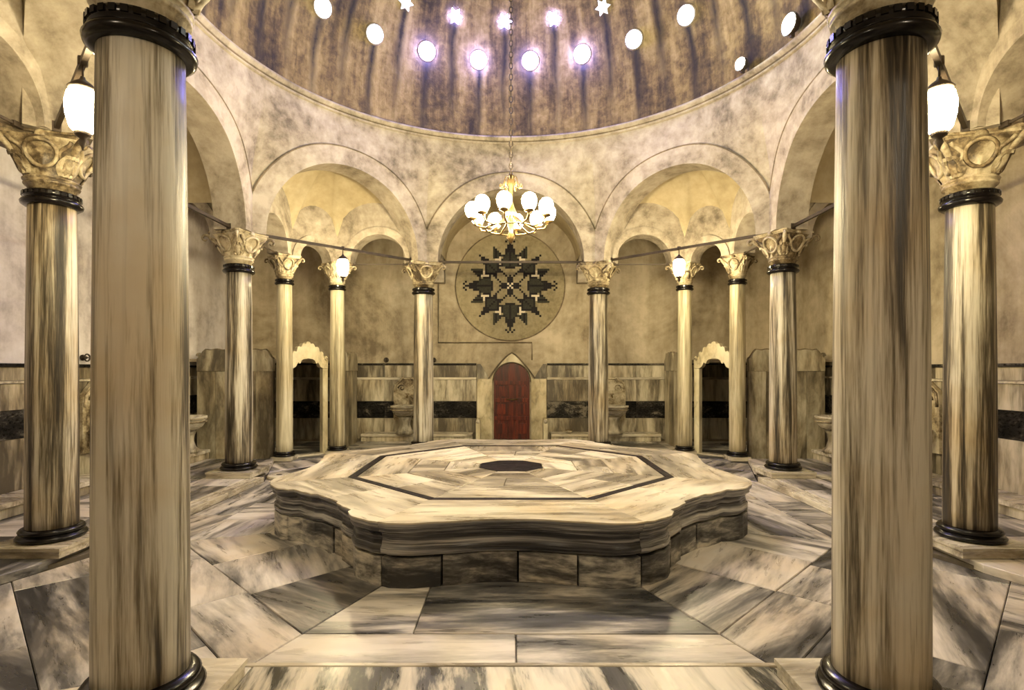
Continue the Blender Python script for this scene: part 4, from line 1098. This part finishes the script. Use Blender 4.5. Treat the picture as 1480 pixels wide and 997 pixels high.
ch = empty('chandelier', (0,0,3.55)); tag(ch, 'brass chandelier with glowing globes hanging over the platform', 'chandelier')
m_ = MB(); chain(m_, 0, 0, 0.95, DOME_C+DOME_R-3.58, 0.016, 0.075); m_.build('chain', M['iron'], ch, recalc=False)
m_ = MB(); m_.lathe([(0.02,0.98),(0.03,0.90),(0.06,0.86),(0.03,0.80),(0.02,0.60),(0.05,0.50),(0.09,0.42),(0.05,0.30),(0.03,0.18),(0.06,0.10),(0.01,0.02)], 14); m_.build('stem', M['brass'], ch)
sc = MB(); sc.tube([(0.02+0.10*i/8, 0, 0.84+0.09*math.sin(i/8*PI*1.3)) for i in range(9)]+[(0.12+0.035*math.cos(a),0,0.80+0.035*math.sin(a)) for a in (1.2,0.3,-0.8,-1.8,-2.8)], 0.008, 6); scm = sc.mesh('crown_scroll'); scm.materials.append(M['brass'])
for i in range(6): link('crown_scroll', scm, None, ch, rz=i*PI/3)
arm = MB(); arm.tube([(0.04,0,0.40),(0.16,0,0.30),(0.32,0,0.22),(0.46,0,0.24),(0.52,0,0.33)], 0.014, 7); armm = arm.mesh('arm'); armm.materials.append(M['brass'])
gl = MB(); gl.lathe([(0.03,0.34),(0.075,0.37),(0.098,0.43),(0.10,0.47),(0.085,0.52),(0.05,0.555),(0.01,0.565)], 16, Matrix.Translation((0.52,0,0))); glm = gl.mesh('globe'); glm.materials.append(M['globe'])
cu = MB(); cu.lathe([(0.015,0.31),(0.06,0.33),(0.065,0.345),(0.02,0.35)], 12, Matrix.Translation((0.52,0,0))); cum = cu.mesh('cup'); cum.materials.append(M['brass'])
for i in range(10):
    a = link('arm', armm, None, ch, rz=i*PI/5+0.15); link('globe', glm, None, a); link('cup', cum, None, a)
rg = MB(); rg.tube([(0.34*math.cos(2*PI*i/32),0.34*math.sin(2*PI*i/32),0.215) for i in range(32)], 0.012, 6, closed=True); rg.build('hoop', M['brass'], ch)

# floodlights standing on the cornice
def flood(az, size, label):
    a = math.radians(az); d = Vector((math.sin(a), math.cos(a), 0)); p = d*(RRING-0.12)+Vector((0,0,6.87))
    e = empty('cornice_floodlight', p, math.atan2(-d.y,-d.x)-PI/2); tag(e, label, 'floodlight', 'cornice floodlights')   # local +y to the middle
    R_ = Matrix.Translation((0,0,0.11*size)) @ Matrix.Rotation(-PI/2,4,'X')
    b = MB(); b.lathe([(0.03*size,-0.09),(0.07*size,-0.06),(0.095*size,0.0),(0.105*size,0.05),(0.105*size,0.06),(0.092*size,0.06)], 20, R_); b.build('housing', M['iron'], e)
    f = MB(); f.box(-0.02,0.02,-0.03,0.03,-0.02,0.05); f.build('bracket', M['iron'], e)
    g = MB(); g.lathe([(0.09*size,0.063),(0.075*size,0.085),(0.04*size,0.10),(0.005,0.104)], 20, R_); g.build('lens', M['flood'], e)
flood(79,1.6,'large lit floodlight on the dome cornice on the ochre wall side')
flood(65,1.1,'small lit floodlight on the dome cornice on the ochre wall side')
for az in (115,155,205,245): flood(az,1.1,'added unseen fill floodlight on the dome cornice above the entrance side, '+{115:'ochre wall end',155:'near the ochre side',205:'near the pale side',245:'pale wall end'}[az])  # out-of-view floodlights added as fill from the entrance side
